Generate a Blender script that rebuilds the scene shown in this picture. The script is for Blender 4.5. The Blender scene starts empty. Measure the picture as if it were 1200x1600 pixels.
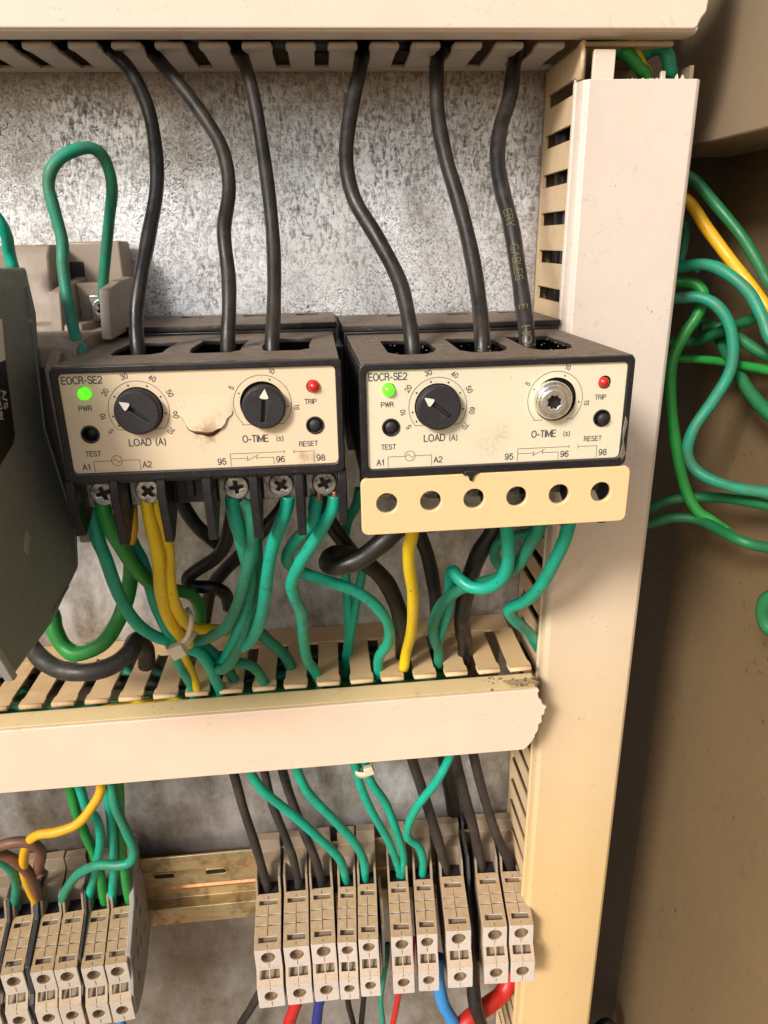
import bpy, bmesh, math, random
from mathutils import Vector, Matrix
random.seed(7)
R = math.radians
S = 0.001                                   # everything below is written in millimetres
scn = bpy.context.scene
COL = scn.collection

# ------------------------------------------------------------------ camera
ROT = ((0.99689519, 0.04261372, -0.0662121), (-0.01681712, 0.93672237, 0.34966898), (0.07692305, -0.34746983, 0.93453066))
CAM = (92.3734, 72.4361, 356.0849)          # x, z, distance in front of the mounting plate
FPX = 1137.97
cam_d = bpy.data.cameras.new('camera'); cam = bpy.data.objects.new('camera', cam_d); COL.objects.link(cam)
m = Matrix.Identity(4)
for c in range(3):
    v = (ROT[0][c], -ROT[2][c], ROT[1][c])
    for r_ in range(3): m[r_][c] = v[r_]
m[0][3], m[1][3], m[2][3] = CAM[0]*S, -CAM[2]*S, CAM[1]*S
cam.matrix_world = m
cam_d.sensor_fit = 'VERTICAL'; cam_d.sensor_height = 32; cam_d.lens = FPX/1600*32
cam_d.clip_start = 0.01; cam_d.clip_end = 200
scn.camera = cam

# ------------------------------------------------------------------ daylight
SUN_EL, SUN_AZ = R(33), R(-40)              # azimuth measured from the viewer's side, negative = left
w = bpy.data.worlds.new('World'); scn.world = w; w.use_nodes = True
nt = w.node_tree; bg = nt.nodes['Background']
sky = nt.nodes.new('ShaderNodeTexSky'); sky.sky_type = 'NISHITA'; sky.sun_disc = False
sky.sun_elevation = SUN_EL; sky.sun_rotation = math.pi - SUN_AZ
sky.dust_density = 3.0; sky.air_density = 1.0
nt.links.new(sky.outputs[0], bg.inputs[0]); bg.inputs[1].default_value = 0.105
sd = bpy.data.lights.new('sun', 'SUN'); sd.energy = 2.75; sd.angle = R(13); sd.color = (1, .95, .89)
sun = bpy.data.objects.new('sun', sd); COL.objects.link(sun)
sdir = Vector((math.sin(SUN_AZ)*math.cos(SUN_EL), -math.cos(SUN_AZ)*math.cos(SUN_EL), math.sin(SUN_EL)))
sun.rotation_euler = sdir.to_track_quat('Z', 'Y').to_euler()
sun.location = sdir*3
scn.view_settings.view_transform = 'Standard'; scn.view_settings.look = 'None'
scn.view_settings.exposure = 0.38; scn.view_settings.gamma = 1
scn.cycles.max_bounces = 8; scn.cycles.diffuse_bounces = 5

# ------------------------------------------------------------------ helpers
def at(x, y, d):
    """point of the place seen at photo pixel (x, y) that lies d mm in front of the mounting plate -> (x, d, z)"""
    a, b = (x-600)/FPX, -(y-800)/FPX
    v = [ROT[i][0]*a + ROT[i][1]*b - ROT[i][2] for i in range(3)]
    t = (d-CAM[2])/v[2]
    return (CAM[0]+t*v[0], d, CAM[1]+t*v[1])
def B(p): return Vector((p[0]*S, -p[1]*S, p[2]*S))          # (x, d, z) mm -> Blender

class MB:
    def __init__(s): s.v = []; s.f = []; s.sm = []
    def add(s, vs, fs, smooth=False):
        o = len(s.v); s.v += [tuple(p) for p in vs]; s.f += [tuple(i+o for i in f) for f in fs]; s.sm += [smooth]*len(fs); return s
    def box(s, x0, x1, d0, d1, z0, z1):
        return s.add([(x, d, z) for x in (x0, x1) for d in (d0, d1) for z in (z0, z1)],
                     [(0,1,3,2),(4,6,7,5),(0,4,5,1),(2,3,7,6),(0,2,6,4),(1,5,7,3)])
    def prism(s, poly, a0, a1, axis='x'):
        """poly in (d,z) for axis x, (x,z) for axis d, (x,d) for axis z"""
        n = len(poly)
        f = {'x': lambda p, a: (a, p[0], p[1]), 'd': lambda p, a: (p[0], a, p[1]), 'z': lambda p, a: (p[0], p[1], a)}[axis]
        vs = [f(p, a0) for p in poly] + [f(p, a1) for p in poly]
        return s.add(vs, [tuple(range(n)), tuple(range(2*n-1, n-1, -1))] + [(i, (i+1) % n, n+(i+1) % n, n+i) for i in range(n)])
    def lathe(s, c, prof, n=24, axis='d', cap=True):
        """prof: list of (radius, offset along axis)"""
        vs = []
        for r_, o in prof:
            for k in range(n):
                a = 2*math.pi*k/n; u, v_ = r_*math.cos(a), r_*math.sin(a)
                vs.append({'d': (c[0]+u, c[1]+o, c[2]+v_), 'z': (c[0]+u, c[1]+v_, c[2]+o), 'x': (c[0]+o, c[1]+u, c[2]+v_)}[axis])
        fs = [(j*n+k, j*n+(k+1) % n, (j+1)*n+(k+1) % n, (j+1)*n+k) for j in range(len(prof)-1) for k in range(n)]
        s.add(vs, fs, True)
        if cap:
            o = len(s.v)-len(vs)
            s.f += [tuple(o+k for k in range(n)), tuple(o+(len(prof)-1)*n+k for k in range(n))]; s.sm += [False, False]
        return s
    def tube(s, pts, r_, n=10, step=6, taper=None):
        P = catmull(pts, step); N = len(P)
        vs = []; up = None
        for i, p in enumerate(P):
            t = (P[min(i+1, N-1)]-P[max(i-1, 0)]).normalized()
            if up is None: up = t.orthogonal().normalized()
            up = (up - t*up.dot(t)).normalized(); b = t.cross(up)
            rr = r_*(1+0.025*math.sin(i*.7+pts[0][0])) if taper is None else r_*taper(i/(N-1))
            for k in range(n):
                a = 2*math.pi*k/n; vs.append(p + (up*math.cos(a)+b*math.sin(a))*rr)
        fs = [(j*n+k, j*n+(k+1) % n, (j+1)*n+(k+1) % n, (j+1)*n+k) for j in range(N-1) for k in range(n)]
        s.add(vs, fs, True)
        o = len(s.v)-len(vs); s.f += [tuple(o+k for k in range(n)), tuple(o+(N-1)*n+k for k in range(n))]; s.sm += [False, False]
        return s
    def mesh(s, name, origin=(0, 0, 0)):
        me = bpy.data.meshes.new(name)
        me.from_pydata([((p[0]-origin[0])*S, -(p[1]-origin[1])*S, (p[2]-origin[2])*S) for p in s.v], [], s.f)
        me.polygons.foreach_set('use_smooth', s.sm)
        bm = bmesh.new(); bm.from_mesh(me); bmesh.ops.recalc_face_normals(bm, faces=bm.faces); bm.to_mesh(me); bm.free()
        return me
    def build(s, name, mat, parent=None, origin=(0, 0, 0), bevel=0, seg=2):
        return link(name, s.mesh(name, origin), mat, parent, bevel, seg, None if parent else origin)

def link(name, me, mat, parent=None, bevel=0, seg=2, loc=None):
    if mat and not me.materials: me.materials.append(mat)
    o = bpy.data.objects.new(name, me); COL.objects.link(o)
    if parent: o.parent = parent
    elif loc: o.location = B(loc)
    if bevel:
        b = o.modifiers.new('bevel', 'BEVEL'); b.width = bevel*S; b.segments = seg; b.limit_method = 'ANGLE'; b.angle_limit = R(35); b.harden_normals = False
        for p in me.polygons: p.use_smooth = True
        try: me.set_sharp_from_angle(angle=R(38))
        except Exception: pass
    return o

def catmull(pts, step):
    P = [Vector(p) for p in pts]; P = [P[0]*2-P[1]] + P + [P[-1]*2-P[-2]]; out = []
    for i in range(1, len(P)-2):
        a, b, c, d = P[i-1:i+3]
        for k in range(step):
            t = k/step
            out.append(.5*((2*b)+(c-a)*t+(2*a-5*b+4*c-d)*t*t+(3*b-a-3*c+d)*t**3))
    out.append(P[-2]); return out

def circle(cx, cy, r_, n=28, a0=0): return [(cx+r_*math.cos(a0+2*math.pi*k/n), cy+r_*math.sin(a0+2*math.pi*k/n)) for k in range(n)]
def rect(x0, x1, y0, y1): return [(x0, y0), (x1, y0), (x1, y1), (x0, y1)]
def rrect(x0, x1, y0, y1, r_, n=4):
    out = []
    for cx, cy, a0 in ((x1-r_, y1-r_, 0), (x0+r_, y1-r_, 90), (x0+r_, y0+r_, 180), (x1-r_, y0+r_, 270)):
        for k in range(n+1):
            a = R(a0+90*k/n); out.append((cx+r_*math.cos(a), cy+r_*math.sin(a)))
    return out

PLANES = {'xz': lambda x, y, h: (x, h, y),      # drawn in x,z ; h = towards the viewer
          'xd': lambda x, y, h: (x, y, h),      # drawn in x,d ; h = up
          'dz': lambda x, y, h: (h, x, y)}      # drawn in d,z ; h = x
def plate(name, loops, thick, plane, h, mat=None, parent=None, bevel=0.0, me_only=False, origin=(0, 0, 0)):
    """flat plate with real holes: loops are closed outlines, h is the height of its middle"""
    cu = bpy.data.curves.new('c', 'CURVE'); cu.dimensions = '2D'; cu.fill_mode = 'BOTH'
    cu.extrude = max(thick/2-bevel, 0.0001); cu.bevel_depth = bevel; cu.bevel_resolution = 1; cu.offset = -bevel
    for L in loops:
        sp = cu.splines.new('POLY'); sp.points.add(len(L)-1); sp.use_cyclic_u = True
        for p, q in zip(sp.points, L): p.co = (q[0], q[1], 0, 1)
    ob = bpy.data.objects.new('c', cu)
    me = bpy.data.meshes.new_from_object(ob); me.name = name
    bpy.data.objects.remove(ob); bpy.data.curves.remove(cu)
    f = PLANES[plane]
    for v in me.vertices:
        p = f(v.co.x, v.co.y, v.co.z+h); v.co = ((p[0]-origin[0])*S, -(p[1]-origin[1])*S, (p[2]-origin[2])*S)
    bm = bmesh.new(); bm.from_mesh(me); bmesh.ops.remove_doubles(bm, verts=bm.verts, dist=1e-7)
    bmesh.ops.recalc_face_normals(bm, faces=bm.faces); bm.to_mesh(me); bm.free()
    me.materials.clear()
    if me_only:
        if mat: me.materials.append(mat)
        return me
    return link(name, me, mat, parent, loc=None if parent else origin)

def _arc(cx, cy, rx, ry, a0, a1, n=10): return [(cx+rx*math.cos(R(a0+(a1-a0)*k/n)), cy+ry*math.sin(R(a0+(a1-a0)*k/n))) for k in range(n+1)]
GLYPH = {                                    # plain grotesque capitals as pen strokes, cap height 1
 'E': (.56, [[(.56,1),(0,1),(0,0),(.57,0)], [(0,.52),(.52,.52)]]), 'O': (.76, [_arc(.38,.5,.38,.51,90,450,22)]), 'C': (.72, [_arc(.38,.5,.38,.51,42,318,18)]),
 'R': (.62, [[(0,0),(0,1),(.36,1)]+_arc(.36,.76,.22,.24,80,-90,8)+[(0,.52)], [(.34,.50),(.52,.40),(.56,.1),(.61,0)]]), '-': (.34, [[(.02,.37),(.33,.37)]]),
 'S': (.62, [_arc(.31,.755,.26,.255,15,200,9)+[(.12,.58),(.42,.48)]+_arc(.32,.26,.29,.27,45,-165,10)]),
 '2': (.56, [_arc(.28,.71,.27,.29,165,-25,9)+[(.40,.40),(.05,.14),(.01,0),(.57,0)]]), 'P': (.6, [[(0,0),(0,1),(.36,1)]+_arc(.36,.74,.24,.26,80,-90,8)+[(0,.48)]]),
 'W': (.9, [[(0,1),(.23,0),(.46,1),(.69,0),(.92,1)]]), 'T': (.6, [[(0,1),(.62,1)], [(.31,1),(.31,0)]]), 'L': (.5, [[(0,1),(0,0),(.52,0)]]),
 'A': (.66, [[(0,0),(.34,1),(.68,0)], [(.12,.34),(.56,.34)]]), 'D': (.68, [[(0,0),(0,1),(.32,1)]+_arc(.30,.5,.38,.5,85,-85,12)+[(.32,0),(0,0)]]),
 'I': (.04, [[(.02,0),(.02,1)]]), 'M': (.76, [[(0,0),(0,1),(.38,.1),(.76,1),(.76,0)]]), '(': (.22, [_arc(.32,.4,.30,.66,120,240,8)]), ')': (.22, [_arc(-.08,.4,.30,.66,60,-60,8)]),
 's': (.44, [_arc(.22,.54,.19,.18,20,200,8)+[(.1,.42),(.30,.34)]+_arc(.23,.18,.2,.19,45,-165,8)]), '/': (.4, [[(0,-.05),(.4,1.05)]]),
 'B': (.6, [[(0,0),(0,1),(.34,1)]+_arc(.34,.76,.2,.24,80,-90,7)+[(.34,.52)]+_arc(.36,.26,.24,.26,80,-90,7)+[(0,0)], [(0,.52),(.34,.52)]]),
 'H': (.66, [[(0,0),(0,1)], [(.66,0),(.66,1)], [(0,.52),(.66,.52)]]), 'Y': (.64, [[(0,1),(.32,.44),(.64,1)], [(.32,.44),(.32,0)]]), ' ': (.3, []),
 'e': (.5, [[(.02,.36),(.48,.36)]+_arc(.25,.36,.24,.36,10,325,12)]), 'n': (.46, [[(.02,0),(.02,.7)], [(.02,.45)]+_arc(.24,.45,.2,.25,150,0,7)+[(.44,0)]]), 't': (.26, [[(.12,.95),(.12,.1),(.26,.02)], [(0,.7),(.26,.7)]]), 'r': (.26, [[(.02,0),(.02,.7)], [(.02,.45),(.12,.64),(.28,.69)]]),
 '0': (.56, [_arc(.28,.5,.27,.5,90,450,18)]), '1': (.4, [[(.04,.74),(.2,.82),(.27,1),(.27,0)]]), '3': (.56, [_arc(.27,.74,.25,.26,165,-80,9)+_arc(.27,.26,.28,.27,85,-165,10)]),
 '4': (.58, [[(.42,0),(.42,1),(0,.30),(.58,.30)]]), '5': (.56, [[(.52,1),(.1,1),(.04,.52)]+_arc(.27,.32,.28,.33,130,-160,10)]), '6': (.56, [_arc(.29,.32,.26,.32,150,-210,14)+_arc(.34,.5,.33,.5,185,50,8)]),
 '7': (.56, [[(0,1),(.56,1),(.28,.45),(.18,0)]]), '8': (.56, [_arc(.28,.75,.23,.25,90,450,12), _arc(.28,.26,.28,.27,90,450,12)]), '9': (.56, [_arc(.27,.68,.26,.32,-30,330,14)+_arc(.22,.5,.33,.5,5,-130,8)])}
_hh = [0]
def text(s, x, z, h, size, rot=0, align='LEFT', depth=0.03, xscale=1.0, bold=0.0):
    """pen-stroke lettering as flat geometry in x,z ; returns (verts, faces)"""
    cap = size*.70; pen = cap*(.15+bold*2)/2; gap = .20
    total = sum(GLYPH[c][0]+gap for c in s)-gap
    cx = -total*cap*xscale/2 if align == 'CENTER' else 0; cy = -cap/2 if align == 'CENTER' else 0
    ca, sa = math.cos(rot), math.sin(rot); vs, fs = [], []
    for c in s:
        for k, st in enumerate(GLYPH[c][1]):
            P_ = [Vector((cx+p[0]*cap*xscale, cy+p[1]*cap)) for p in st]
            Q = [P_[0]]
            for p in P_[1:]:
                L_ = (p-Q[-1]).length
                if L_ > 1e-4:
                    m_ = max(1, int(L_/(cap*.22))); q0 = Q[-1].copy(); Q += [q0.lerp(p, (j+1)/m_) for j in range(m_)]
            P_ = Q; o = len(vs); n = len(P_); closed = (P_[0]-P_[-1]).length < 1e-3
            for i, p in enumerate(P_):
                a = (P_[i]-P_[i-1]).normalized() if i else ((P_[0]-P_[-2]).normalized() if closed else (P_[1]-P_[0]).normalized())
                b_ = (P_[i+1]-P_[i]).normalized() if i < n-1 else ((P_[1]-P_[0]).normalized() if closed else a)
                t = (a+b_); t = t.normalized() if t.length > .2 else a
                nn = Vector((-t.y, t.x)); sc_ = min(2.0, 1/max(.35, nn.dot(Vector((-a.y, a.x)))))
                ends = -a*pen*.6 if (i == 0 and not closed) else (a*pen*.6 if (i == n-1 and not closed) else Vector((0, 0)))
                for sg in (1, -1):
                    q = p+nn*pen*sc_*sg+ends; vs.append((x+q.x*ca-q.y*sa, h+.012*k, z+q.x*sa+q.y*ca))
            for i in range(n-1): fs.append((o+2*i, o+2*i+1, o+2*i+3, o+2*i+2))
        cx += (GLYPH[c][0]+gap)*cap*xscale
    return vs, fs

def tag(o, label, cat, group=None, kind=None):
    if label: o['label'] = label
    if cat: o['category'] = cat
    if group: o['group'] = group
    if kind: o['kind'] = kind
    return o
def empty(name, loc, label, cat, group=None):
    o = bpy.data.objects.new(name, None); COL.objects.link(o); o.location = B(loc); o.empty_display_size = .01
    return tag(o, label, cat, group)
def copy_tree(o, parent=None):
    c = o.copy(); COL.objects.link(c)
    if parent: c.parent = parent
    for ch in list(KIDS.get(o.name, [])): copy_tree(ch, c)
    return c
KIDS = {}

# ------------------------------------------------------------------ materials
def nodes(name):
    m = bpy.data.materials.new(name); m.use_nodes = True
    return m, m.node_tree, m.node_tree.nodes['Principled BSDF']
class NB:
    """small node-building helper"""
    def __init__(s, nt): s.nt = nt; s.tc = nt.nodes.new('ShaderNodeTexCoord'); s.geo = nt.nodes.new('ShaderNodeNewGeometry')
    def pos(s, scale=(1, 1, 1), obj=False):
        mp = s.nt.nodes.new('ShaderNodeMapping'); mp.inputs['Scale'].default_value = scale
        s.nt.links.new(s.tc.outputs['Object'] if obj else s.geo.outputs['Position'], mp.inputs[0]); return mp.outputs[0]
    def noise(s, scale, vec=None, detail=4, rough=.55, dist=0):
        n = s.nt.nodes.new('ShaderNodeTexNoise'); n.inputs['Scale'].default_value = scale; n.inputs['Detail'].default_value = detail
        n.inputs['Roughness'].default_value = rough; n.inputs['Distortion'].default_value = dist
        s.nt.links.new(vec or s.pos(), n.inputs['Vector']); return n.outputs['Fac']
    def voro(s, scale, vec=None, feature='F1', out='Distance'):
        n = s.nt.nodes.new('ShaderNodeTexVoronoi'); n.inputs['Scale'].default_value = scale; n.feature = feature
        s.nt.links.new(vec or s.pos(), n.inputs['Vector']); return n.outputs[out]
    def ramp(s, fac, stops):
        n = s.nt.nodes.new('ShaderNodeValToRGB'); e = n.color_ramp.elements
        while len(e) < len(stops): e.new(.5)
        for k, (p, c) in enumerate(stops):
            e[k].position = p; e[k].color = (c, c, c, 1) if not hasattr(c, '__len__') else (*c, 1)
        s.nt.links.new(fac, n.inputs[0]); return n.outputs[0]
    def mix(s, fac, a, b, mode='MIX'):
        n = s.nt.nodes.new('ShaderNodeMix'); n.data_type = 'RGBA'; n.blend_type = mode
        for i, v in ((0, fac), (6, a), (7, b)):
            if hasattr(v, 'links') or isinstance(v, bpy.types.NodeSocket): s.nt.links.new(v, n.inputs[i])
            elif i == 0: n.inputs[0].default_value = v
            else: n.inputs[i].default_value = (*v, 1)
        return n.outputs[2]
    def math(s, op, a, b=0.0):
        n = s.nt.nodes.new('ShaderNodeMath'); n.operation = op
        for i, v in ((0, a), (1, b)):
            if isinstance(v, bpy.types.NodeSocket): s.nt.links.new(v, n.inputs[i])
            else: n.inputs[i].default_value = v
        return n.outputs[0]
    def sep(s, vec=None, i=2):
        n = s.nt.nodes.new('ShaderNodeSeparateXYZ'); s.nt.links.new(vec or s.geo.outputs['Position'], n.inputs[0]); return n.outputs[i]
    def maprange(s, v, a, b, c=0.0, d=1.0):
        n = s.nt.nodes.new('ShaderNodeMapRange'); s.nt.links.new(v, n.inputs[0])
        for i, q in enumerate((a, b, c, d)): n.inputs[i+1].default_value = q
        return n.outputs[0]
    def bump(s, bsdf, h, strength, dist):
        n = s.nt.nodes.new('ShaderNodeBump'); n.inputs['Strength'].default_value = strength; n.inputs['Distance'].default_value = dist
        s.nt.links.new(h, n.inputs['Height']); s.nt.links.new(n.outputs[0], bsdf.inputs['Normal'])

def plastic(name, col, rough=.45, dirt=(.10, .06, .03), amount=.5, dust=0.0, dustcol=(.22, .17, .12), speck=True, bump=.15, spec=.5, scale=1.0, low_z=None, low_col=None, rust=False, spots=None, scratch=0):
    m, nt, b = nodes(name); n = NB(nt)
    big = n.noise(28*scale, detail=6, rough=.65)
    c = n.mix(n.ramp(big, [(.38, 0), (.75, amount*.55)]), col, [a*.78+d*.1 for a, d in zip(col, dirt)])
    if low_z:                                   # blends to a second colour lower down
        f = n.maprange(n.math('ADD', n.sep(), n.math('MULTIPLY', n.noise(12, detail=3), .05)), low_z[0]*S, low_z[1]*S)
        c = n.mix(f, c, low_col)
    if scratch:
        sc_ = n.noise(90, n.pos((1, 1, 6.5)), detail=3, rough=.6, dist=1.5)
        c = n.mix(n.math('MULTIPLY', n.ramp(sc_, [(.610, 0), (.617, scratch), (.624, 0)]), n.ramp(n.noise(17), [(.53, 0), (.57, 1)])), c, (.18, .12, .08))
    for (su, sw, sr, sc_, st) in (spots or []):
        dn = n.nt.nodes.new('ShaderNodeVectorMath'); dn.operation = 'DISTANCE'; dn.inputs[1].default_value = (su*S, .0013, sw*S); nt.links.new(n.tc.outputs['Object'], dn.inputs[0])
        q = n.math('MULTIPLY', n.maprange(dn.outputs['Value'], sr*S, sr*S*.25), n.ramp(n.noise(420*sc_, detail=6, rough=.75), [(.47, 0), (.58, st)]))
        c = n.mix(q, c, (.22, .11, .04))
    if rust:                                  # rusty grime where moisture collected, at the left end
        xr = n.maprange(n.math('ADD', n.sep(None, 0), n.math('MULTIPLY', n.noise(45, detail=6, rough=.7), .09)), .055, -.01)
        c = n.mix(n.math('MULTIPLY', xr, n.ramp(n.noise(90, detail=6, rough=.7), [(.35, .25), (.62, .95)])), c, (.16, .075, .025))
    if speck:
        f1 = n.noise(900*scale, detail=2); f2 = n.noise(60*scale, detail=5, rough=.7)
        f = n.math('MULTIPLY', n.ramp(f1, [(.66, 0), (.72, 1)]), n.ramp(f2, [(.48, 0), (.66, amount*1.3)]))
        c = n.mix(f, c, dirt)
        sm = n.ramp(n.noise(170*scale, detail=8, rough=.7, dist=.6), [(.60, 0), (.78, amount*.5)])
        c = n.mix(sm, c, dirt)
    if dust:
        up = n.sep(n.geo.outputs['Normal']); g = n.noise(300, detail=6, rough=.7)
        f = n.math('MULTIPLY', n.ramp(up, [(.25, 0), (.9, 1)]), n.ramp(g, [(.3, dust), (.7, dust*.6)]))
        f2 = n.ramp(n.noise(700, detail=4, rough=.7), [(.56, 0), (.72, dust*.35)])
        c = n.mix(n.math('MAXIMUM', f, f2), c, dustcol)
    nt.links.new(c, b.inputs['Base Color'])
    nt.links.new(n.ramp(n.noise(220, detail=5), [(.3, max(rough-.08, .05)), (.75, min(rough+.2, 1))]), b.inputs['Roughness'])
    b.inputs['Specular IOR Level'].default_value = spec
    n.bump(b, n.noise(1600, detail=3), bump, .0002)
    return m

CREAM = (.68, .55, .43); YEL = (.62, .42, .20)
M = {}
M['duct'] = plastic('cream_plastic_yellow_low', (.66, .575, .50), .42, amount=.6, scratch=.6, low_z=(40, -230), low_col=(.66, .47, .23))
M['duct_top'] = plastic('cream_plastic_cover', (.74, .615, .50), .40, scratch=.8, amount=.55)
M['duct_mid'] = plastic('pinkish_cream_cover', (.78, .60, .46), .42, scratch=.8, amount=.55)
M['lip_mid'] = plastic('yellowed_lip_plastic', (.60, .46, .24), .5, dirt=(.08, .05, .02), amount=.9)
M['finger'] = plastic('dirty_cream_plastic', (.70, .52, .32), .5, amount=.9, dust=.8, dustcol=(.64, .42, .19), rust=True)
M['duct_in'] = plastic('darkened_inner_plastic', (.26, .19, .12), .5, amount=.8)  # dirty inner walls, base also darkened to deepen the shade in the slots
M['black'] = plastic('black_housing_plastic', (.009, .009, .012), .34, dirt=(.15, .11, .08), amount=.55, dust=.3, dustcol=(.27, .20, .14), bump=.3)
M['black_top'] = plastic('dusty_black_plastic', (.018, .016, .015), .6, dirt=(.2, .14, .09), amount=.9, dust=.9, dustcol=(.22, .165, .115), bump=.4)
M['black_in'] = plastic('black_plastic_inner', (.015, .014, .014), .5, amount=.3)
M['label1'] = plastic('yellowed_label', (.74, .60, .415), .38, dirt=(.34, .17, .06), amount=.45, speck=True, spots=[(46, 14.0, 6.5, .3, .75), (52, 18, 5, .3, .5), (77, 5.5, 5, .3, .45)])
M['label2'] = plastic('pale_label', (.70, .645, .48), .30, dirt=(.40, .26, .10), amount=.45, spots=[(43, 9, 7, 2.2, .22), (47, 13, 4, 2.4, .3)])
M['tear'] = plastic('peeled_label_skin', (.80, .64, .46), .45, dirt=(.45, .25, .10), amount=.5)
M['burn'] = plastic('browned_edge', (.10, .045, .015), .7, amount=.5)
M['cover2'] = plastic('amber_cream_cover', (.80, .56, .30), .32, dirt=(.45, .25, .08), amount=.3, speck=True)
M['print'] = plastic('grey_print', (.07, .07, .075), .6, speck=False, amount=.2, bump=0)
M['knob'] = plastic('knob_plastic', (.018, .016, .019), .5, dirt=(.12, .08, .06), amount=.7, bump=.6)
M['arrow'] = plastic('white_paint', (.72, .68, .60), .5, amount=.5)
M['dark_cover'] = plastic('slate_cover_plastic', (.185, .205, .19), .45, scratch=.6, dirt=(.16, .11, .06), amount=.9, dust=.4, bump=.3)
M['cover_edge'] = plastic('worn_grey_edge', (.33, .32, .30), .5, amount=.8)
M['beige'] = plastic('contactor_beige', (.33, .265, .21), .5, amount=1.0, dust=.6, dustcol=(.28, .20, .13))
M['term'] = plastic('terminal_beige', (.60, .53, .47), .55, dirt=(.10, .065, .035), amount=1.2, dust=1.1, dustcol=(.40, .265, .135))  # brown on upward faces carries the shade under the duct as well as dust
M['term_dirty'] = plastic('terminal_beige_dirty', (.54, .47, .39), .6, dirt=(.08, .06, .03), amount=1.5, dust=1.1, dustcol=(.36, .24, .115), scale=1.3)  # upward faces browned for duct shade on top of the dust
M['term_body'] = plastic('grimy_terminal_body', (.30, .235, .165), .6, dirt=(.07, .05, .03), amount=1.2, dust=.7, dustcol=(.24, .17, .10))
M['endgrey'] = plastic('grey_end_plate', (.30, .28, .26), .6, dirt=(.06, .05, .04), amount=1.5, scale=2)
M['spacer'] = plastic('black_spacer', (.03, .03, .032), .5, dirt=(.2, .2, .2), amount=.6)
M['tie'] = plastic('cable_tie_nylon', (.66, .58, .42), .35, amount=.4)
M['wall'] = plastic('cabinet_paint', (.205, .14, .073), .42, dirt=(.03, .02, .01), amount=.8, scratch=.5, bump=.05, scale=.35)
M['beam'] = plastic('cabinet_paint_lip', (.30, .225, .145), .45, dirt=(.08, .05, .03), amount=.3, bump=.05, scale=.5)
M['white_lbl'] = plastic('white_sticker', (.7, .7, .66), .5, amount=.4)
M['blk_lbl'] = plastic('black_sticker', (.012, .012, .012), .4, amount=.3)
def wiremat(name, col, rough=.42, dust=.35, dustcol=(.16, .12, .08), spec=.5):
    m, nt, b = nodes(name); n = NB(nt)
    g = n.ramp(n.noise(85, detail=6, rough=.75), [(.44, 0), (.62, dust)])
    c = n.mix(g, col, dustcol)
    s_ = n.ramp(n.noise(1100, detail=3), [(.66, 0), (.74, dust*.9)])
    c = n.mix(s_, c, [min(1, d*1.6) for d in dustcol])
    k_ = n.math('MULTIPLY', n.ramp(n.noise(480, detail=4, rough=.7), [(.60, 0), (.66, .8)]), n.ramp(n.noise(40), [(.45, 0), (.6, 1)]))
    c = n.mix(k_, c, (.02, .018, .014))
    c = n.mix(n.ramp(n.noise(25, detail=2), [(.3, 0), (.7, .35)]), c, [a*.6 for a in col])
    nt.links.new(c, b.inputs['Base Color'])
    nt.links.new(n.ramp(n.noise(140, detail=4), [(.3, rough-.08), (.7, rough+.22)]), b.inputs['Roughness'])
    b.inputs['Specular IOR Level'].default_value = spec
    n.bump(b, n.noise(900, detail=4), .25, .0002)
    return m
W = dict(teal=wiremat('teal_insulation', (.004, .42, .28), .36, .4, (.03, .17, .09)),
         teal_d=wiremat('dusty_teal_insulation', (.010, .27, .165), .46, .6, (.07, .12, .06)),
         green=wiremat('green_insulation', (.02, .30, .05), .40, .35, (.04, .12, .03)),
         green_d=wiremat('dark_green_insulation', (.01, .16, .055), .45, .4, (.03, .09, .03)),
         black=wiremat('black_rubber', (.011, .010, .009), .36, .55, (.060, .042, .031)),
         black2=wiremat('glossy_black_insulation', (.007, .007, .007), .28, .3, (.05, .036, .026)),
         grey=wiremat('dusty_grey_rubber', (.026, .023, .021), .5, .6, (.075, .055, .04)),
         yellow=wiremat('yellow_insulation', (.86, .60, .008), .36, .2, (.50, .33, .02)),
         amber=wiremat('amber_insulation', (.78, .42, .01), .4, .25, (.45, .25, .02)),
         brown=wiremat('brown_insulation', (.18, .075, .04), .5, .5, (.16, .10, .07)),
         red=wiremat('red_insulation', (.55, .02, .015), .35, .2, (.25, .04, .02)),
         blue=wiremat('blue_insulation', (.04, .26, .62), .35, .2, (.05, .12, .2)),
         navy=wiremat('navy_insulation', (.02, .035, .22), .35, .2, (.05, .05, .1)),
         orange=wiremat('orange_insulation', (.6, .2, .05), .4, .2, (.3, .12, .04)))
def metal(name, col, rough=.3, bump=.3, dirt=.5, dirtcol=(.06, .045, .03), scale=1):
    m, nt, b = nodes(name); n = NB(nt)
    f = n.ramp(n.noise(260*scale, detail=6, rough=.7), [(.45, 0), (.68, dirt)])
    nt.links.new(n.mix(f, col, dirtcol), b.inputs['Base Color'])
    nt.links.new(n.maprange(f, 0, 1, 1, .2), b.inputs['Metallic'])
    nt.links.new(n.ramp(n.noise(500*scale), [(.3, rough), (.7, rough+.25)]), b.inputs['Roughness'])
    n.bump(b, n.noise(700*scale, detail=4), bump, .0003)
    return m
M['screw'] = metal('screw_steel', (.55, .53, .50), .22, .6, 1.0, (.05, .04, .03))
M['clamp'] = metal('terminal_clamp_metal', (.45, .44, .43), .3, .5, .85)
M['silver'] = metal('bright_metal', (.85, .84, .78), .16, .5, .25)
M['copper'] = metal('copper_strand', (.55, .25, .12), .4, .4, .3)
M['brass_dull'] = metal('dull_brass_screw', (.40, .31, .21), .45, .3, .8, (.12, .08, .05))
M['hole'] = metal('dark_socket', (.05, .045, .04), .5, .3, .4)
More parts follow.
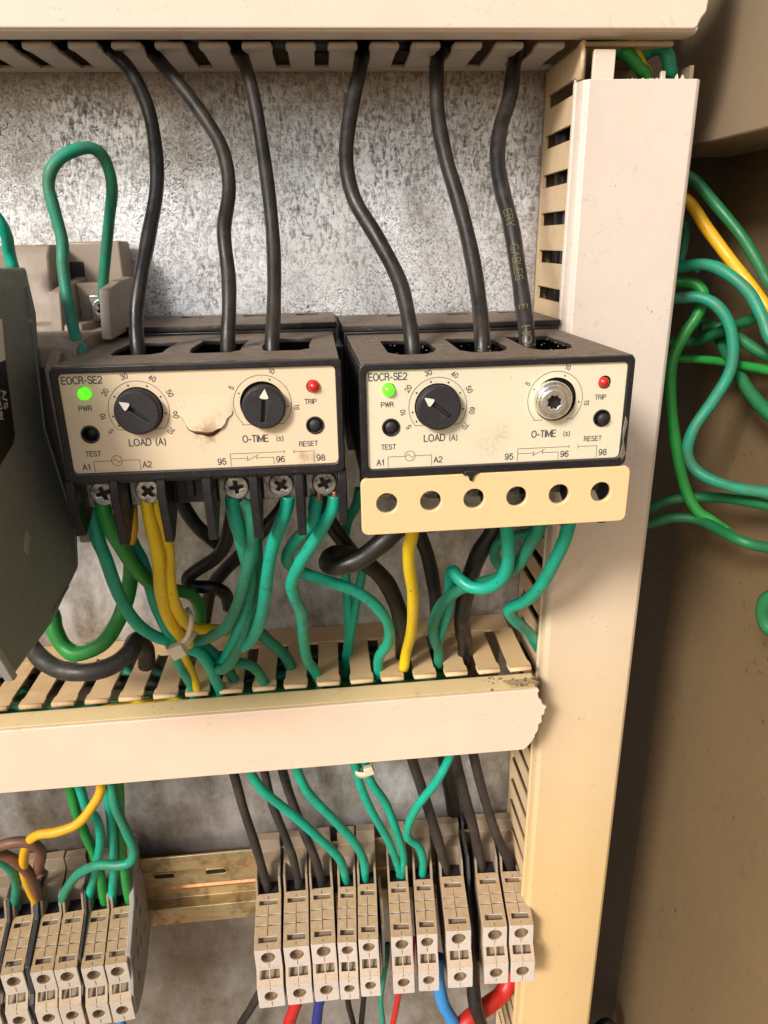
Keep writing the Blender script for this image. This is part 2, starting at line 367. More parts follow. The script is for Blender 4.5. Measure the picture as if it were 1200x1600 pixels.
def led(name, col, emit):
    m, nt, b = nodes(name)
    b.inputs['Base Color'].default_value = (*col, 1); b.inputs['Roughness'].default_value = .25
    b.inputs['Coat Weight'].default_value = .4
    if emit:
        b.inputs['Emission Color'].default_value = (*col, 1); b.inputs['Emission Strength'].default_value = emit
    return m
M['led_g'] = led('lit_green_led', (.13, .95, .02), .62); M['led_r'] = led('red_led', (.55, .012, .008), .0)

def plate_mat():
    """galvanised sheet: crinkled zinc film above, smoother stained sheet below"""
    m, nt, b = nodes('galvanised_sheet'); n = NB(nt)
    z = n.sep()
    warp = n.noise(35, detail=3)
    v1 = n.pos((1.0, 1.0, .42))                 # streaks run upward
    v2 = n.pos((.45, 1.0, 1.0))
    a = n.noise(520, v1, detail=5, rough=.6, dist=1.2)
    c2 = n.noise(640, v2, detail=4, rough=.6, dist=1.0)
    cr = n.noise(420, detail=6, rough=.75, dist=2.2)
    region = n.ramp(n.noise(13, detail=3, dist=.5), [(.42, 0), (.56, 1)])
    tex = n.mix(region, n.mix(.35, a, c2), cr)
    top = n.maprange(n.math('ADD', z, n.math('MULTIPLY', n.noise(60), .02)), -.030, .012)
    big = n.ramp(n.noise(16, n.pos((1, 1, .7)), detail=4, rough=.6, dist=.8), [(.38, 0), (.62, 1)])
    bright = n.mix(big, n.ramp(tex, [(.37, (.10, .10, .115)), (.46, (.38, .39, .41)), (.55, (.80, .83, .89))]), n.ramp(tex, [(.35, (.13, .125, .125)), (.44, (.48, .48, .485)), (.53, (.90, .92, .95))]))
    dull = n.ramp(n.noise(30, n.pos((1, 1, .6)), detail=8, rough=.75), [(.34, (.22, .19, .165)), (.47, (.50, .50, .50)), (.62, (.84, .86, .90))])
    col = n.mix(top, dull, bright)
    # brown grime under the upper duct and along the right duct; darker towards lower left
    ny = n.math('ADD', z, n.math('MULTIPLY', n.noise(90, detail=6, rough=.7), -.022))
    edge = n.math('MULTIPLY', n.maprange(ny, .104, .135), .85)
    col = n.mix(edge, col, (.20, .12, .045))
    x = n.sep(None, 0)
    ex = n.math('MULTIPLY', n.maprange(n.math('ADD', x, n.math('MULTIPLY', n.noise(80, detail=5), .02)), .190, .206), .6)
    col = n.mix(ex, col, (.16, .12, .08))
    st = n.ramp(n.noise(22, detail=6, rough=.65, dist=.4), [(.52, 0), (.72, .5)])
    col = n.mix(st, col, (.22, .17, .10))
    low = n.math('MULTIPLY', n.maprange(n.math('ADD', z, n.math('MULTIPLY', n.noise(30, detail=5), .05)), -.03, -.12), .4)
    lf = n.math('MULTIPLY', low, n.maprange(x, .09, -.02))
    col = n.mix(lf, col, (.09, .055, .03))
    deep = n.math('MULTIPLY', n.maprange(z, -.225, -.29), .6)  # brown reflection low on the sheet, put into the colour
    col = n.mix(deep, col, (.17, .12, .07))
    nt.links.new(col, b.inputs['Base Color'])
    nt.links.new(n.maprange(top, 0, 1, .55, .45), b.inputs['Metallic'])
    nt.links.new(n.mix(top, n.ramp(n.noise(60, detail=6), [(.35, .28), (.65, .48)]), n.ramp(tex, [(.35, .55), (.6, .30)])), b.inputs['Roughness'])
    n.bump(b, n.mix(top, n.noise(200, detail=6), tex), .55, .0006)
    return m
M['plate'] = plate_mat()
def rail_mat():
    m, nt, b = nodes('passivated_rail'); n = NB(nt)
    c = n.ramp(n.noise(30, n.pos((.5, 1, 2.5)), detail=5, rough=.6, dist=.6), [(.3, (.30, .20, .07)), (.48, (.55, .44, .24)), (.6, (.62, .40, .20)), (.75, (.42, .42, .30))])
    f = n.ramp(n.noise(80, detail=6, rough=.7), [(.5, 0), (.72, .75)])
    nt.links.new(n.mix(f, c, (.07, .045, .02)), b.inputs['Base Color']); b.inputs['Metallic'].default_value = .75
    b.inputs['Roughness'].default_value = .36; n.bump(b, n.noise(300, detail=4), .3, .0003); return m
M['rail'] = rail_mat()

# ------------------------------------------------------------------ setting: cabinet walls, plate, ground outside
g = MB().box(-3000, 3000, -3000, 9000, -1300, -1296).build('ground', plastic('packed_earth', (.38, .29, .19), .8, amount=.4, scale=.02), bevel=0)
tag(g, 'brown earth ground in front of the open cabinet', None, kind='structure')
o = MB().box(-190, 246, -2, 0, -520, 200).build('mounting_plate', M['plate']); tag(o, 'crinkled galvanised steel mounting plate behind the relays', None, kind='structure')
o = MB().box(-300, 303, -43, -40, -620, 440).build('cabinet_back_wall', plastic('shade_dark_brown', (.055, .04, .026), .6, amount=.5)); tag(o, 'steel back wall of the cabinet, coloured dark for the shade beside the duct', None, kind='structure')  # shade right of the duct is put into this dark wall colour
o = MB().box(300, 303, -40, 190, -620, 440).build('cabinet_side_wall', M['wall']); tag(o, 'tan painted steel side wall right of the trunking', None, kind='structure')
bb = MB(); bb.box(259, 300, -40, 150, 109, 430)
o = bb.build('cabinet_side_beam', M['beam'], bevel=1.2); tag(o, 'tan painted steel beam along the cabinet side, top right', None, kind='structure')

o = MB().box(303.5, 306.5, 190, 640, -620, 440).build('cabinet_door', M['wall']); tag(o, 'tan painted cabinet door standing open at the right, out of view, added to block light', None, kind='structure')  # unseen panel, added to keep light out of the right recess
o = MB().box(-303, -300, -43, 150, -620, 440).build('cabinet_left_wall', M['wall']); tag(o, 'tan painted steel left wall of the cabinet, out of view, added to darken the recesses', None, kind='structure')  # unseen, added to enclose the panel and darken its recesses
o = MB().box(-303, 303, -43, 150, 440, 443).build('cabinet_roof', M['wall']); tag(o, 'tan painted steel roof of the cabinet, out of view, added to darken the recesses', None, kind='structure')  # unseen, added to cut sky light from above
# ------------------------------------------------------------------ wiring duct at the top
PITCH = 15.75
top = empty('wiring_duct', (110, 0, 141), 'cream slotted wiring duct running across the top of the panel', 'wiring duct')
def P(mb, name, mat, root_loc, root, bevel=0, seg=2): return mb.build(name, mat, root, origin=root_loc, bevel=bevel, seg=seg)
M['finger_top'] = plastic('greyed_cream_plastic', (.52, .46, .40), .5, amount=.8, dirt=(.10, .07, .04))
TL = (110, 0, 141)
P(MB().prism([(42.8,143.2),(43.4,141.9),(52.6,141.4),(54.4,142.2),(55.0,143.6),(53,145),(46,143.5)], -150, 232, 'x'), 'cover_lip', M['duct_top'], TL, top, .4)
# chipped end of the cover
P(MB().prism([(-150,142.6),(230.5,142.6),(231.6,143.6),(232.6,146),(234.3,148),(234.6,152),(236.2,157),(237,168),(237,200),(-150,200)], 53.6, 55.4, 'd'), 'cover_face', M['duct_top'], TL, top, .7, 3)
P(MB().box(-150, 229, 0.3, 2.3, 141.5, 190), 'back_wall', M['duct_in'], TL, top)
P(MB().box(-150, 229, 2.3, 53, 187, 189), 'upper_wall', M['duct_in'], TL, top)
P(MB().box(-150, 193, 0.3, 6.5, 139.8, 141.3), 'rear_strip', M['finger_top'], TL, top, .3)
def finger_mesh(w_, d0, d1, name='finger'):
    h = w_/2
    a = plate(name, [[(-h+.6, 0), (h-.6, 0), (h-.6, d1-d0-7), (h, d1-d0-5.5), (h, d1-d0-1.2), (h-.9, d1-d0), (-h+.9, d1-d0), (-h, d1-d0-1.2), (-h, d1-d0-5.5), (-h+.6, d1-d0-7)]], 1.6, 'xd', 0, bevel=.35, me_only=True)
    bm = bmesh.new(); bm.from_mesh(a)          # rounded bead at the tip, where the cover clips on
    vs = []
    n = 8; L = w_-1.2
    ring = []
    for i, x in enumerate((-L/2-.3, -L/2, L/2, L/2+.3)):
        r_ = .6 if i in (0, 3) else 1.25
        ring.append([bm.verts.new((x*S, -(d1-d0-.6+r_*math.cos(2*math.pi*k/n))*S, (r_*math.sin(2*math.pi*k/n))*S)) for k in range(n)])
    for i in range(3):
        for k in range(n):
            f = bm.faces.new((ring[i][k], ring[i][(k+1) % n], ring[i+1][(k+1) % n], ring[i+1][k])); f.smooth = True
    bm.faces.new(ring[0]); bm.faces.new(ring[3])
    bmesh.ops.recalc_face_normals(bm, faces=bm.faces); bm.to_mesh(a); bm.free()
    return a
fm = finger_mesh(11.2, 6, 42); fm.materials.append(M['finger_top'])
for k in range(-8, 13):                        # slot left edges fall at 13.3 + 15.75 k
    cx = 13.1 + 15.75*k - 15.75/2 + 2.6
    if cx > 192: break
    o = link('finger', fm, None, top); o.location = B((cx-TL[0], 6-TL[1], 140.6-TL[2])); o.rotation_euler = (0, R(random.uniform(-.8, .8)), R(random.uniform(-.5, .5)))
P(MB().box(193, 229, 0.3, 42, 140.2, 141.8), 'solid_end', M['finger'], TL, top, .3)

for i, (d_, z_, wv) in enumerate(((11, 151, 5), (23, 150, 5), (35, 151, 5), (46, 150, 4.5), (17, 161, 5), (30, 161, 5))):  # cables added so the slots of the upper duct look dark
    pts = [(x, d_+1.5*math.sin(x*.03+i*2), z_+1.5*math.sin(x*.045+i)) for x in range(-140, 190, 30)]
    o = MB().tube(pts, wv, 10, 4).build('black_cable', None, origin=pts[0]); TOPC = globals().setdefault('TOPC', []); TOPC.append(o)
    tag(o, ('black cable added to darken the upper duct, nearest the plate', 'second black cable from the plate added to darken the upper duct', 'third black cable from the plate added to darken the upper duct', 'black cable added to darken the upper duct, nearest its cover', 'rear black cable of the higher layer added to darken the upper duct', 'front black cable of the higher layer added to darken the upper duct')[i], 'wire')
    o.data.materials.append(W['black2'])
# ------------------------------------------------------------------ vertical wiring duct on the right
VX = 191.2; VL = (213, 0, -100)
vd = empty('wiring_duct', VL, 'tall cream vertical wiring duct down the right side of the panel', 'wiring duct')
P(MB().prism([(VX+.6,42),(VX-.6,43),(VX-.6,47.5),(VX+.4,51.3),(VX+2.2,52.8),(VX+43.6,52.8),(VX+45.4,51.5),(VX+45.4,42),(VX+43.6,42),(VX+43.6,51),(VX+2.4,51),(VX+1.2,48.5),(VX+1.2,42)], -520, 127.3, 'z'), 'cover', M['duct'], VL, vd, .35)
P(MB().prism([(VX-.9,44.5),(VX-1.5,45.5),(VX-1.3,46.6),(VX-.6,46.8)], -520, 127, 'z'), 'cover_rib', M['duct'], VL, vd)
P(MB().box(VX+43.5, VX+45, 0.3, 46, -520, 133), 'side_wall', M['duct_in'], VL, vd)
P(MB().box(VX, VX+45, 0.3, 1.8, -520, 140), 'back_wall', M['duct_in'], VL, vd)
P(MB().box(VX, VX+1.5, 1.8, 5.2, -520, 139), 'rear_strip', M['finger'], VL, vd)
hf = 5.1
vfm = plate('finger', [[(0,-hf-.1),(0,hf+.1),(37.5,hf+.1),(39.5,hf+1.2),(43,hf+1.2),(43,-hf-1.2),(39.5,-hf-1.2),(37.5,-hf-.1)]], 1.5, 'dz', 0, M['finger'], me_only=True, bevel=.25)
z = 134.5
while z > -500:
    o = link('finger', vfm, None, vd); o.location = B((VX+.75-VL[0], 5.2-VL[1], z-VL[2])); o.rotation_euler = (0, 0, R(random.uniform(-.5, .5)))
    z -= 15.6
for (x0, x1, d0, d1, z0, z1) in ((VX+.2, VX+4.2, 40, 41.6, 127, 139.4), (VX+4.6, VX+13, 46.8, 48.8, 126, 137.8), (VX+34, VX+36, 40, 42, 120, 132)):
    P(MB().box(x0, x1, d0, d1, z0, z1), 'broken_finger', M['duct_top'], VL, vd, .4)
rg = MB()
for k in range(15):                            # burrs along the sawn top edge of the cover
    x = VX+14+random.random()**.8*26; wd_ = random.uniform(.25, 1.3); hh = random.uniform(.1, .45) + (1.3 if k in (4, 9) else 0)
    rg.prism([(x, 127.2), (x+wd_, 127.2), (x+wd_*random.uniform(.3, .9), 127.3+hh), (x+wd_*.2, 127.3+hh*.7)], 51.5, 52.5, 'd')
o = P(rg, 'sawn_burr', M['duct_top'], VL, vd); o['kind'] = 'stuff'

# ------------------------------------------------------------------ wiring duct across the middle
TILT = -0.022
mid = empty('wiring_duct', (111, 0, -130), 'cream slotted wiring duct below the relays with a broken jagged right end', 'wiring duct')
mid.rotation_euler = (0, TILT, 0); ML = (111, 0, -130)
P(MB().prism([(55.8,-129.6),(56.6,-128.2),(58.4,-128.3),(64.6,-130.6),(64.6,-132.2),(58,-130.2)], -190, 184.2, 'x'), 'cover_lip', M['lip_mid'], ML, mid, .3)
P(MB().prism([(64.6,-164.4),(65.6,-165.8),(58,-165.8),(58,-164.2)], -190, 180, 'x'), 'cover_lower_lip', M['duct_mid'], ML, mid, .3)
jag = [(-190,-130.9),(180,-130.9),(184.8,-130.5),(185.7,-131.9),(185.0,-133.0),(185.4,-135.9),(186.9,-137.4),(187.2,-139.3),(189.7,-141.4),(188.8,-142.6),(188.6,-145.4),(187.3,-146.2),(187.6,-149.9),(186.0,-151.1),(185.9,-154.6),(184.3,-157.2),(184.5,-158.3),(181.9,-162.4),(179.2,-165.4),(-190,-165.4)]
P(MB().prism(jag, 65, 66.8, 'd'), 'broken_cover_face', M['duct_mid'], ML, mid, .3, 2)
P(MB().prism([(168,57.0),(184.4,57.0),(185.6,59.2),(184.5,61.0),(186.4,63),(185.4,65.2),(172,65.4),(169.5,62)], -130.0, -128.9, 'z'), 'broken_cover_top', plastic('crumbling_dirty_plastic', (.42, .31, .16), .7, dirt=(.05, .03, .015), amount=1.5, scale=2.2, bump=1), ML, mid, .3).rotation_euler = (0, 0, 0)
cr = MB()
for k in range(46):
    x = random.uniform(160, 186); d = random.uniform(57, 66); s_ = random.uniform(.25, .8)
    cr.lathe((x, d, (-128.8 if x > 170 else -128.3-(d-58)*.36)), [(s_, -.3), (s_*.8, s_*.3), (.1, s_*.6)], 6, 'z')
o = P(cr, 'crumb', plastic('dark_crumbs', (.12, .08, .045), .8, amount=1), ML, mid); o['kind'] = 'stuff'
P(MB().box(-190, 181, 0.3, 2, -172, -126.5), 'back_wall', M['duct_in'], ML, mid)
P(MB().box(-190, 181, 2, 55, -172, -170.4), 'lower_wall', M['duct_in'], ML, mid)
P(MB().box(-190, 183, 0.3, 17, -127.2, -125.6), 'rear_strip', M['finger'], ML, mid, .3)
fm2 = finger_mesh(11.5, 16.5, 55.5); fm2.materials.append(M['finger'])
for k in range(-19, 2):
    cx = 176.0 + 15.6*(k-1) + 3.2
    if cx > 182: continue
    o = link('finger', fm2, None, mid); o.location = B((cx-ML[0], 16.5-ML[1], -126.6-ML[2])); o.rotation_euler = (0, R(random.uniform(-.9, .9)), R(random.uniform(-.7, .7)))

# ------------------------------------------------------------------ overload relays
def screw_head(parent, x, d, z, r_=3.5, name='terminal_screw', rot=0.3, mat='screw', tilt=0):
    """pan head with a real cross recess, facing the viewer"""
    a, b = r_*.55, r_*.13
    cross = [(a,b),(b,b),(b,a),(-b,a),(-b,b),(-a,b),(-a,-b),(-b,-b),(-b,-a),(b,-a),(b,-b),(a,-b)]
    cr_ = [(p[0]*math.cos(rot)-p[1]*math.sin(rot), p[0]*math.sin(rot)+p[1]*math.cos(rot)) for p in cross]
    o = plate(name, [circle(0, 0, r_, 28), cr_], 1.6, 'xz', 0, M[mat], parent, bevel=.45)
    o.location = B((x, d, z))
    bk = MB().lathe((0, 0, 0), [(r_*.9, -1.4), (r_*.9, -.35)], 20).build('recess', M['hole'], o)
    return o

def relay(loc, yaw, name_label, variant):
    rt = empty('overload_relay', loc, name_label, 'overload relay'); rt.rotation_euler = (0, 0, yaw)
    K = lambda mb, n, m_, b=0, seg=2: mb.build(n, m_, rt, bevel=b, seg=seg)
    # local axes: x right 0..90, z up 0..37.1, d negative = into the cabinet
    lab = M['label1'] if variant == 1 else M['label2']
    plate('front_frame', [rrect(0, 90, -.3, 37.1, 2.2), rrect(2.3, 87.8, 2.6, 34.8, 1.6)], 3.2, 'xz', -1.6, M['black'], rt, bevel=.5)
    holes = [circle(10 if variant == 2 else 9.2, 16.3 if variant == 2 else 15.4, 2.95), circle(80.6, 16.4 if variant == 2 else 15.6, 2.85), circle(80.6, 28.3, 2.2), circle(9.5, 28.5, 2.2)]
    kx1, kz1, kx2, kz2 = 25.3, 22.5, 64.2, 23.3
    holes += [circle(kx1, kz1, 7.55, 40), circle(kx2, kz2, 7.2, 40)]
    plate('face_plate', [rrect(2.3, 87.8, 2.6, 34.8, 1.6)] + holes, .8, 'xz', -1.5, lab, rt)
    K(MB().box(1, 89, -5.2, -4.2, 1, 36), 'inner_board', M['black_in'])
    # top with three pass-through slots
    def slot(x0, x1):   # outline in x,d, wider at the viewer's side
        return [(x0+1.5, -22.5), (x1-3.5, -22.5), (x1, -26.5), (x1-.3, -36), (x1+1.0, -56), (x0+.6, -56.5), (x0-1.0, -36), (x0, -25.5)] if variant == 1 else \
               [(x0+1.0, -55), (x1, -55), (x1+.8, -30), (x1-1.5, -22), (x1-5, -17.5), (x0+4, -17.5), (x0+.5, -23)]
    sl = [slot(12.5, 29.5), slot(39, 56), slot(64, 80)] if variant == 1 else [slot(11.5, 29), slot(36.5, 54.5), slot(60.5, 78)]
    plate('top_cover', [rect(.8, 89.2, -75, -.8)] + sl, 1.8, 'xd', 36.1, M['black_top'], rt, bevel=.25)
    K(MB().box(.8, 3, -75, -3.2, -1, 35.2), 'side_wall', M['black_top'], .3); K(MB().box(87, 89.2, -75, -3.2, -1, 35.2), 'side_wall', M['black_top'], .3)
    K(MB().box(3, 87, -76, -15, -14, 8), 'base_block', M['black_in'], .5)
    for x in (33.5, 59.5): K(MB().box(x-1, x+1, -60, -14, 8, 35.2), 'partition', M['black_in'])
    # terminals and bus pieces glinting inside the slots
    for x in (21, 47, 71): K(MB().box(x-6, x+6, -50, -36, 8, 20+ (x % 3)), 'busbar', M['clamp'], .6)
    # rear body, a little higher, with its own openings
    rear = [rect(-.5, 91, -121, -76.5)] + [rect(a, a+10, -117, -109.5) for a in (22, 50, 74)]
    plate('rear_cover', rear, 2.6, 'xd', 39.4, M['black_top'], rt, bevel=.4)
    K(MB().box(0, 90.4, -121, -76.8, -12, 38), 'rear_body', M['black'], .4)
    K(MB().box(88.6, 94.5, -112, -80, 4, 30), 'link_clip', M['black'], .4)
    # printed front
    pr = MB(); H = -1.05
    def T(s, x, z, sz, rot=0, al='LEFT', xs=1.0): pr.add(*text(s, x, z, H, sz, rot, al, xscale=xs, bold=.012 if sz > 2.6 else .012))
    T('EOCR-SE2', 3.2, 31.6, 3.05, xs=.92); T('PWR', 7.0, 23.0, 2.2); T('TEST', 6.8, 9.0 if variant == 2 else 8.2, 2.25)
    T('LOAD', 20.9, 11.1, 3.1, xs=.98); T('(A)', 29.3, 11.15, 2.5 if variant == 2 else 3.0, xs=.95)
    T('O-TIME', 57.0, 10.8, 3.1, xs=.92); T('(s)', 67.9, 10.9, 2.3); T('TRIP', 77.7, 22.7, 2.15); T('RESET', 75.2, 8.7, 2.25)
    T('A1', 5.2, 3.7, 2.7); T('A2', 24.2, 3.8, 2.7); T('95', 48.3, 3.6, 2.8); T('96', 67.4, 3.6, 2.8); T('98', 80.7, 3.6, 2.8)
    def line(a, b, t=.17):
        a = Vector(a); b = Vector(b); n_ = (b-a).orthogonal().normalized()*t/2; q = (b-a).normalized()*t/2
        c_ = [a-q+n_, b+q+n_, b+q-n_, a-q-n_]; pr.add([(p.x, H+.01, p.y) for p in c_], [(0, 1, 2, 3)])
    def poly(ps, t=.17):
        for a, b in zip(ps, ps[1:]): line(a, b, t)
    def arc(cx, cz, r_, a0, a1, n_=30): return [(cx+r_*math.cos(R(a0+(a1-a0)*k/n_)), cz+r_*math.sin(R(a0+(a1-a0)*k/n_))) for k in range(n_+1)]
    # load dial
    rr = 9.45; poly([(21.7, 16.5), (18.9, 16.5)] + arc(kx1, kz1, rr, 219, -39) + [(31.9, 16.5), (29.4, 16.5)])
    for t_, a in (('5', 214), ('10', 188), ('20', 147), ('30', 106), ('40', 62), ('50', 27), ('60', -9), ('70', -37)):
        T(t_, kx1+(rr+2.0)*math.cos(R(a)), kz1+(rr+1.9)*math.sin(R(a)), 2.25, R(a-90), 'CENTER')
    for a in (214, 191, 146, 106, 66, 30, -8):
        c_ = (kx1+8.35*math.cos(R(a)), kz1+8.35*math.sin(R(a))); pr.add([(p[0], H+.01, p[1]) for p in circle(*c_, .34, 10)], [tuple(range(10))])
    rr2 = 9.2; poly([(60.4, 16.6), (57.3, 16.6)] + arc(kx2, kz2, rr2, 223, -44) + [(70.5, 16.6), (68.6, 16.6)])
    for t_, a in (('5', 150), ('10', 71), ('15', -8)): T(t_, kx2+(rr2+1.7)*math.cos(R(a)), kz2+(rr2+1.7)*math.sin(R(a)), 2.1, R(a-90), 'CENTER')
    for a in (154, 70, -8):
        c_ = (kx2+8.1*math.cos(R(a)), kz2+8.1*math.sin(R(a))); pr.add([(p[0], H+.01, p[1]) for p in circle(*c_, .3, 10)], [tuple(range(10))])
    # circuit symbols
    poly([(8.9, 3.0), (8.9, 6.4), (14.5, 6.4)]); poly([(17.9, 6.4), (23.4, 6.4), (23.4, 3.0)]); poly(arc(16.2, 6.4, 1.7, 0, 360, 20)); poly([(15, 6.3), (15.4, 6.9), (15.9, 6.8), (16.5, 6.1), (17, 5.9), (17.4, 6.5)])
    poly([(52.5, 3.0), (52.5, 7.1), (70.1, 7.1)]); line((70.1, 6.6), (70.1, 7.6)); poly([(52.5, 5.4), (58, 5.4)]); line((58, 4.7), (58, 6.1)); poly([(57.7, 4.5), (61.6, 6.5)]); line((61, 4.9), (61, 6.0)); poly([(61, 5.4), (66.5, 5.4), (66.5, 3.0)])
    poly([(73.2, 6.3), (73.2, 7.6)]); poly([(73.2, 6.95), (79.8, 6.95), (79.8, 3.0)])
    K(pr, 'printed_marking', M['print'])
    # leds
    K(MB().lathe((9.4, -1.6, 28.4), [(2.05, -2), (2.05, .6), (1.85, 1.5), (1.35, 2.2), (.7, 2.55), (.05, 2.65)], 24), 'power_led', M['led_g'])['label'] = 'lit green power light'
    K(MB().lathe((80.3 if variant == 2 else 80.8, -2.2 if variant == 2 else -1.6, 28.3), [(1.75 if variant == 2 else 2.1, -2), (1.75 if variant == 2 else 2.1, .6), (1.75, 1.4), (1.1, 2.2), (.05, 2.5)], 24), 'trip_led', M['led_r'])['label'] = 'unlit red trip light'
    # buttons
    for (x, z_, nm) in ((10 if variant == 2 else 9.2, 16.3 if variant == 2 else 15.4, 'test_button'), (80.6, 16.4 if variant == 2 else 15.6, 'reset_button')):
        plate('button_ring', [circle(x, z_, 2.95), circle(x, z_, 2.3)], 1.2, 'xz', -1.3, M['black'], rt, bevel=.15)
        if variant == 1 and nm == 'test_button':
            K(MB().lathe((x, -4, z_), [(2.25, 0), (2.2, .8), (.1, 1)], 20), nm, M['black_in'])['label'] = 'sunken black button'
        else:
            dx = .35 if (variant == 2 and nm == 'reset_button') else 0
            K(MB().lathe((x+dx, -4, z_-dx*.8), [(2.0, 0), (2.0, 3.1+dx*2), (1.8, 3.5+dx*2), (.1, 3.55+dx*2)], 24), nm, M['knob'])
    # knobs
    def knob(cx, cz, r_, ang, nm, worn):
        kb = MB().lathe((0, 0, 0), [(r_, -4), (r_, 1.5), (r_-.25, 2.1), (r_-.7, 2.35)], 48, cap=False)
        kb_o = kb.build(nm, M['knob'], rt); kb_o.location = B((cx, 0, cz))
        L0, L1, hw = (-4.6, 2.6, .72)
        ca, sa = math.cos(ang), math.sin(ang)
        rot = lambda ps: [(p[0]*ca-p[1]*sa, p[0]*sa+p[1]*ca) for p in ps]
        plate('dial_face', [circle(0, 0, r_-.5, 40), rot([(L0, -hw), (L1, -hw), (L1, -1.3), (L1+.7, -1.3), (L1+.7, 1.3), (L1, 1.3), (L1, hw), (L0, hw)])], .9, 'xz', 1.9, M['knob'], kb_o, bevel=.15)
        MB().lathe((0, 0, 0), [(r_-.4, 0), (r_-.4, .9)], 30).build('slot_bottom', M['knob'], kb_o)
        if not worn: MB().prism(rot([(L0+.6, -.3), (L1-.3, -.3), (L1-.3, .3), (L0+.6, .3)]), 1.0, 2.0, 'd').build('slot_rib', M['knob'], kb_o, bevel=.1)
        plate('pointer', [rot([(6.1, 0), (3.4, 1.45), (2.9, 1.0), (2.9, -1.0), (3.4, -1.45)])], .45, 'xz', 2.5, M['arrow'], kb_o, bevel=.1)
    knob(kx1, kz1, 7.15, R(143), 'load_knob', variant == 1)
    if variant == 1:
        knob(64.7, 22.6, 6.95, R(83), 'time_knob', True)
        # blistered and torn label
        top_ = [(37.2, 20.8), (38.6, 19.4), (39.4, 17.6), (40.3, 15.9), (41.9, 15.2), (43.8, 15.0), (45.6, 14.7), (47.6, 14.9), (49.2, 15.8), (50.6, 16.2), (51.8, 17.4), (52.6, 19.0), (54.2, 20.3), (54.6, 21.6)]
        cv = MB(); rows = 7; vs = []
        for i in range(rows+1):
            for j, p in enumerate(top_):
                t_ = i/rows; x = p[0]*(1-t_) + (37+17.5*j/(len(top_)-1))*t_; z_ = p[1]*(1-t_) + 27.0*t_
                s_ = math.sin(math.pi*j/(len(top_)-1)); h = -1.04 + s_*1.15*(1-t_)**1.1 + .12*s_*math.sin(9*t_+j)
                vs.append((x, h, z_))
        n_ = len(top_)
        cv.add(vs, [(i*n_+j, i*n_+j+1, (i+1)*n_+j+1, (i+1)*n_+j) for i in range(rows) for j in range(n_-1)], True)
        o_ = cv.build('peeling_label_flap', M['label1'], rt)
        em = MB().tube([(p[0], -1.0+1.0*math.sin(math.pi*j/(n_-1)), p[1]-.05) for j, p in enumerate(top_)],   .30, 6, 3, taper=lambda t: .25+1.0*max(0, math.sin(math.pi*min(1, max(0, (t-.12)/.62))))**1.5); K(em, 'scorched_tear_edge', M['burn'])
        K(MB().prism([(40.6, 15.3), (42.2, 14.2), (44.2, 13.9), (46.2, 13.0), (48.0, 13.4), (49.4, 14.5), (50.8, 15.9), (47, 16.4), (43, 16.4)], -1.1, -.96, 'd'), 'dark_tear', M['burn'])
    else:
        # knob gone: bare metal potentiometer bush with a hex socket
        b_ = MB().lathe((63.0, 0, 23.4), [(6.2, -4), (6.2, 1.2), (5.9, 1.9), (5.2, 2.4)], 48, cap=False); bo = K(b_, 'bare_metal_dial_bush', M['silver'])
        bo['label'] = 'bare shiny metal bush where the time knob has come off'
        star = [( (2.5 if k % 2 else 1.95)*math.cos(R(22.5*k)), (2.5 if k % 2 else 1.95)*math.sin(R(22.5*k))) for k in range(16)]
        o_ = plate('socket_disc', [circle(0, 0, 5.5, 40), star], 1.2, 'xz', 0, M['silver'], bo, bevel=.3); o_.location = B((62.6, 2.6, 23.4))
        o_ = plate('washer', [circle(0, 0, 4.1, 40), star], 1.0, 'xz', 0, M['silver'], bo, bevel=.25); o_.location = B((62.2, 3.6, 23.5)); o_.rotation_euler = (R(4), 0, R(-5))
        MB().lathe((62.5, 1.2, 23.4), [(2.7, -1), (2.7, .6)], 16).build('socket_bottom', M['hole'], bo)
        K(MB().prism([(34.6, .6), (33.8, -.6), (35.6, -.9), (36, -2.6), (36.9, -2.9), (37.4, -1.2), (39, .3)], -.4, .7, 'd'), 'broken_tab', M['black'], .1)
        K(MB().prism([(87.6, 3), (88.6, 2), (89.6, 4), (88.4, 9), (89.2, 15), (88.3, 17), (87.8, 12), (88.2, 8)], .0, .35, 'd'), 'scuffed_edge', M['screw'], .1)
    # terminal row
    us = [6.4, 21.5, 51.6, 67.2, 82.3] if variant == 1 else [7.5, 22.5, 37.5, 52.5, 67.5, 82.3]
    for i, u in enumerate(us):
        K(MB().box(u-6.2, u+5.6, -16.5, -14, -13.8, -1.0), 'terminal_clamp', M['clamp'], .5)
        screw_head(rt, u+.5, -12.4, -8.0, 4.35, rot=[.3, .7, .1, .9, .45, .2][i])
    if variant == 1:
        for u in (80.4, 86.0):
            K(MB().tube([(u, -13.2, -11.5), (u+.2, -13.0, -12.8), (u+.1, -13.2, -14.6)], 1.3, 7, 3), 'bare_copper_end', M['copper'])
        K(MB().box(31, 41, -19, -14, -13.5, -1.0), 'blanking_block', M['black_in'], .5); K(MB().box(34.6, 37.6, -14.2, -12.5, -11, -3), 'blanking_rib', M['black_in'], .4)
        for i, (u, zb) in enumerate(((-.3, -21), (13.6, -25), (28.8, -24.8), (43.7, -24.6), (59.1, -25), (74.3, -24.8), (88.8, -21))):
            fin = MB().prism([(-2.2, -.6), (-1.2, -6), (-2.4, zb*.55), (-4.0, zb+.8), (-5.2, zb), (-7.5, zb+.6), (-22, -13), (-22, -.6)], u-1.5, u+1.5, 'x')
            K(fin, 'terminal_barrier', M['black'], .4)
        K(MB().box(1, 89, -9, -3, -2.0, -.4), 'lower_rail', M['black'], .3)
    else:
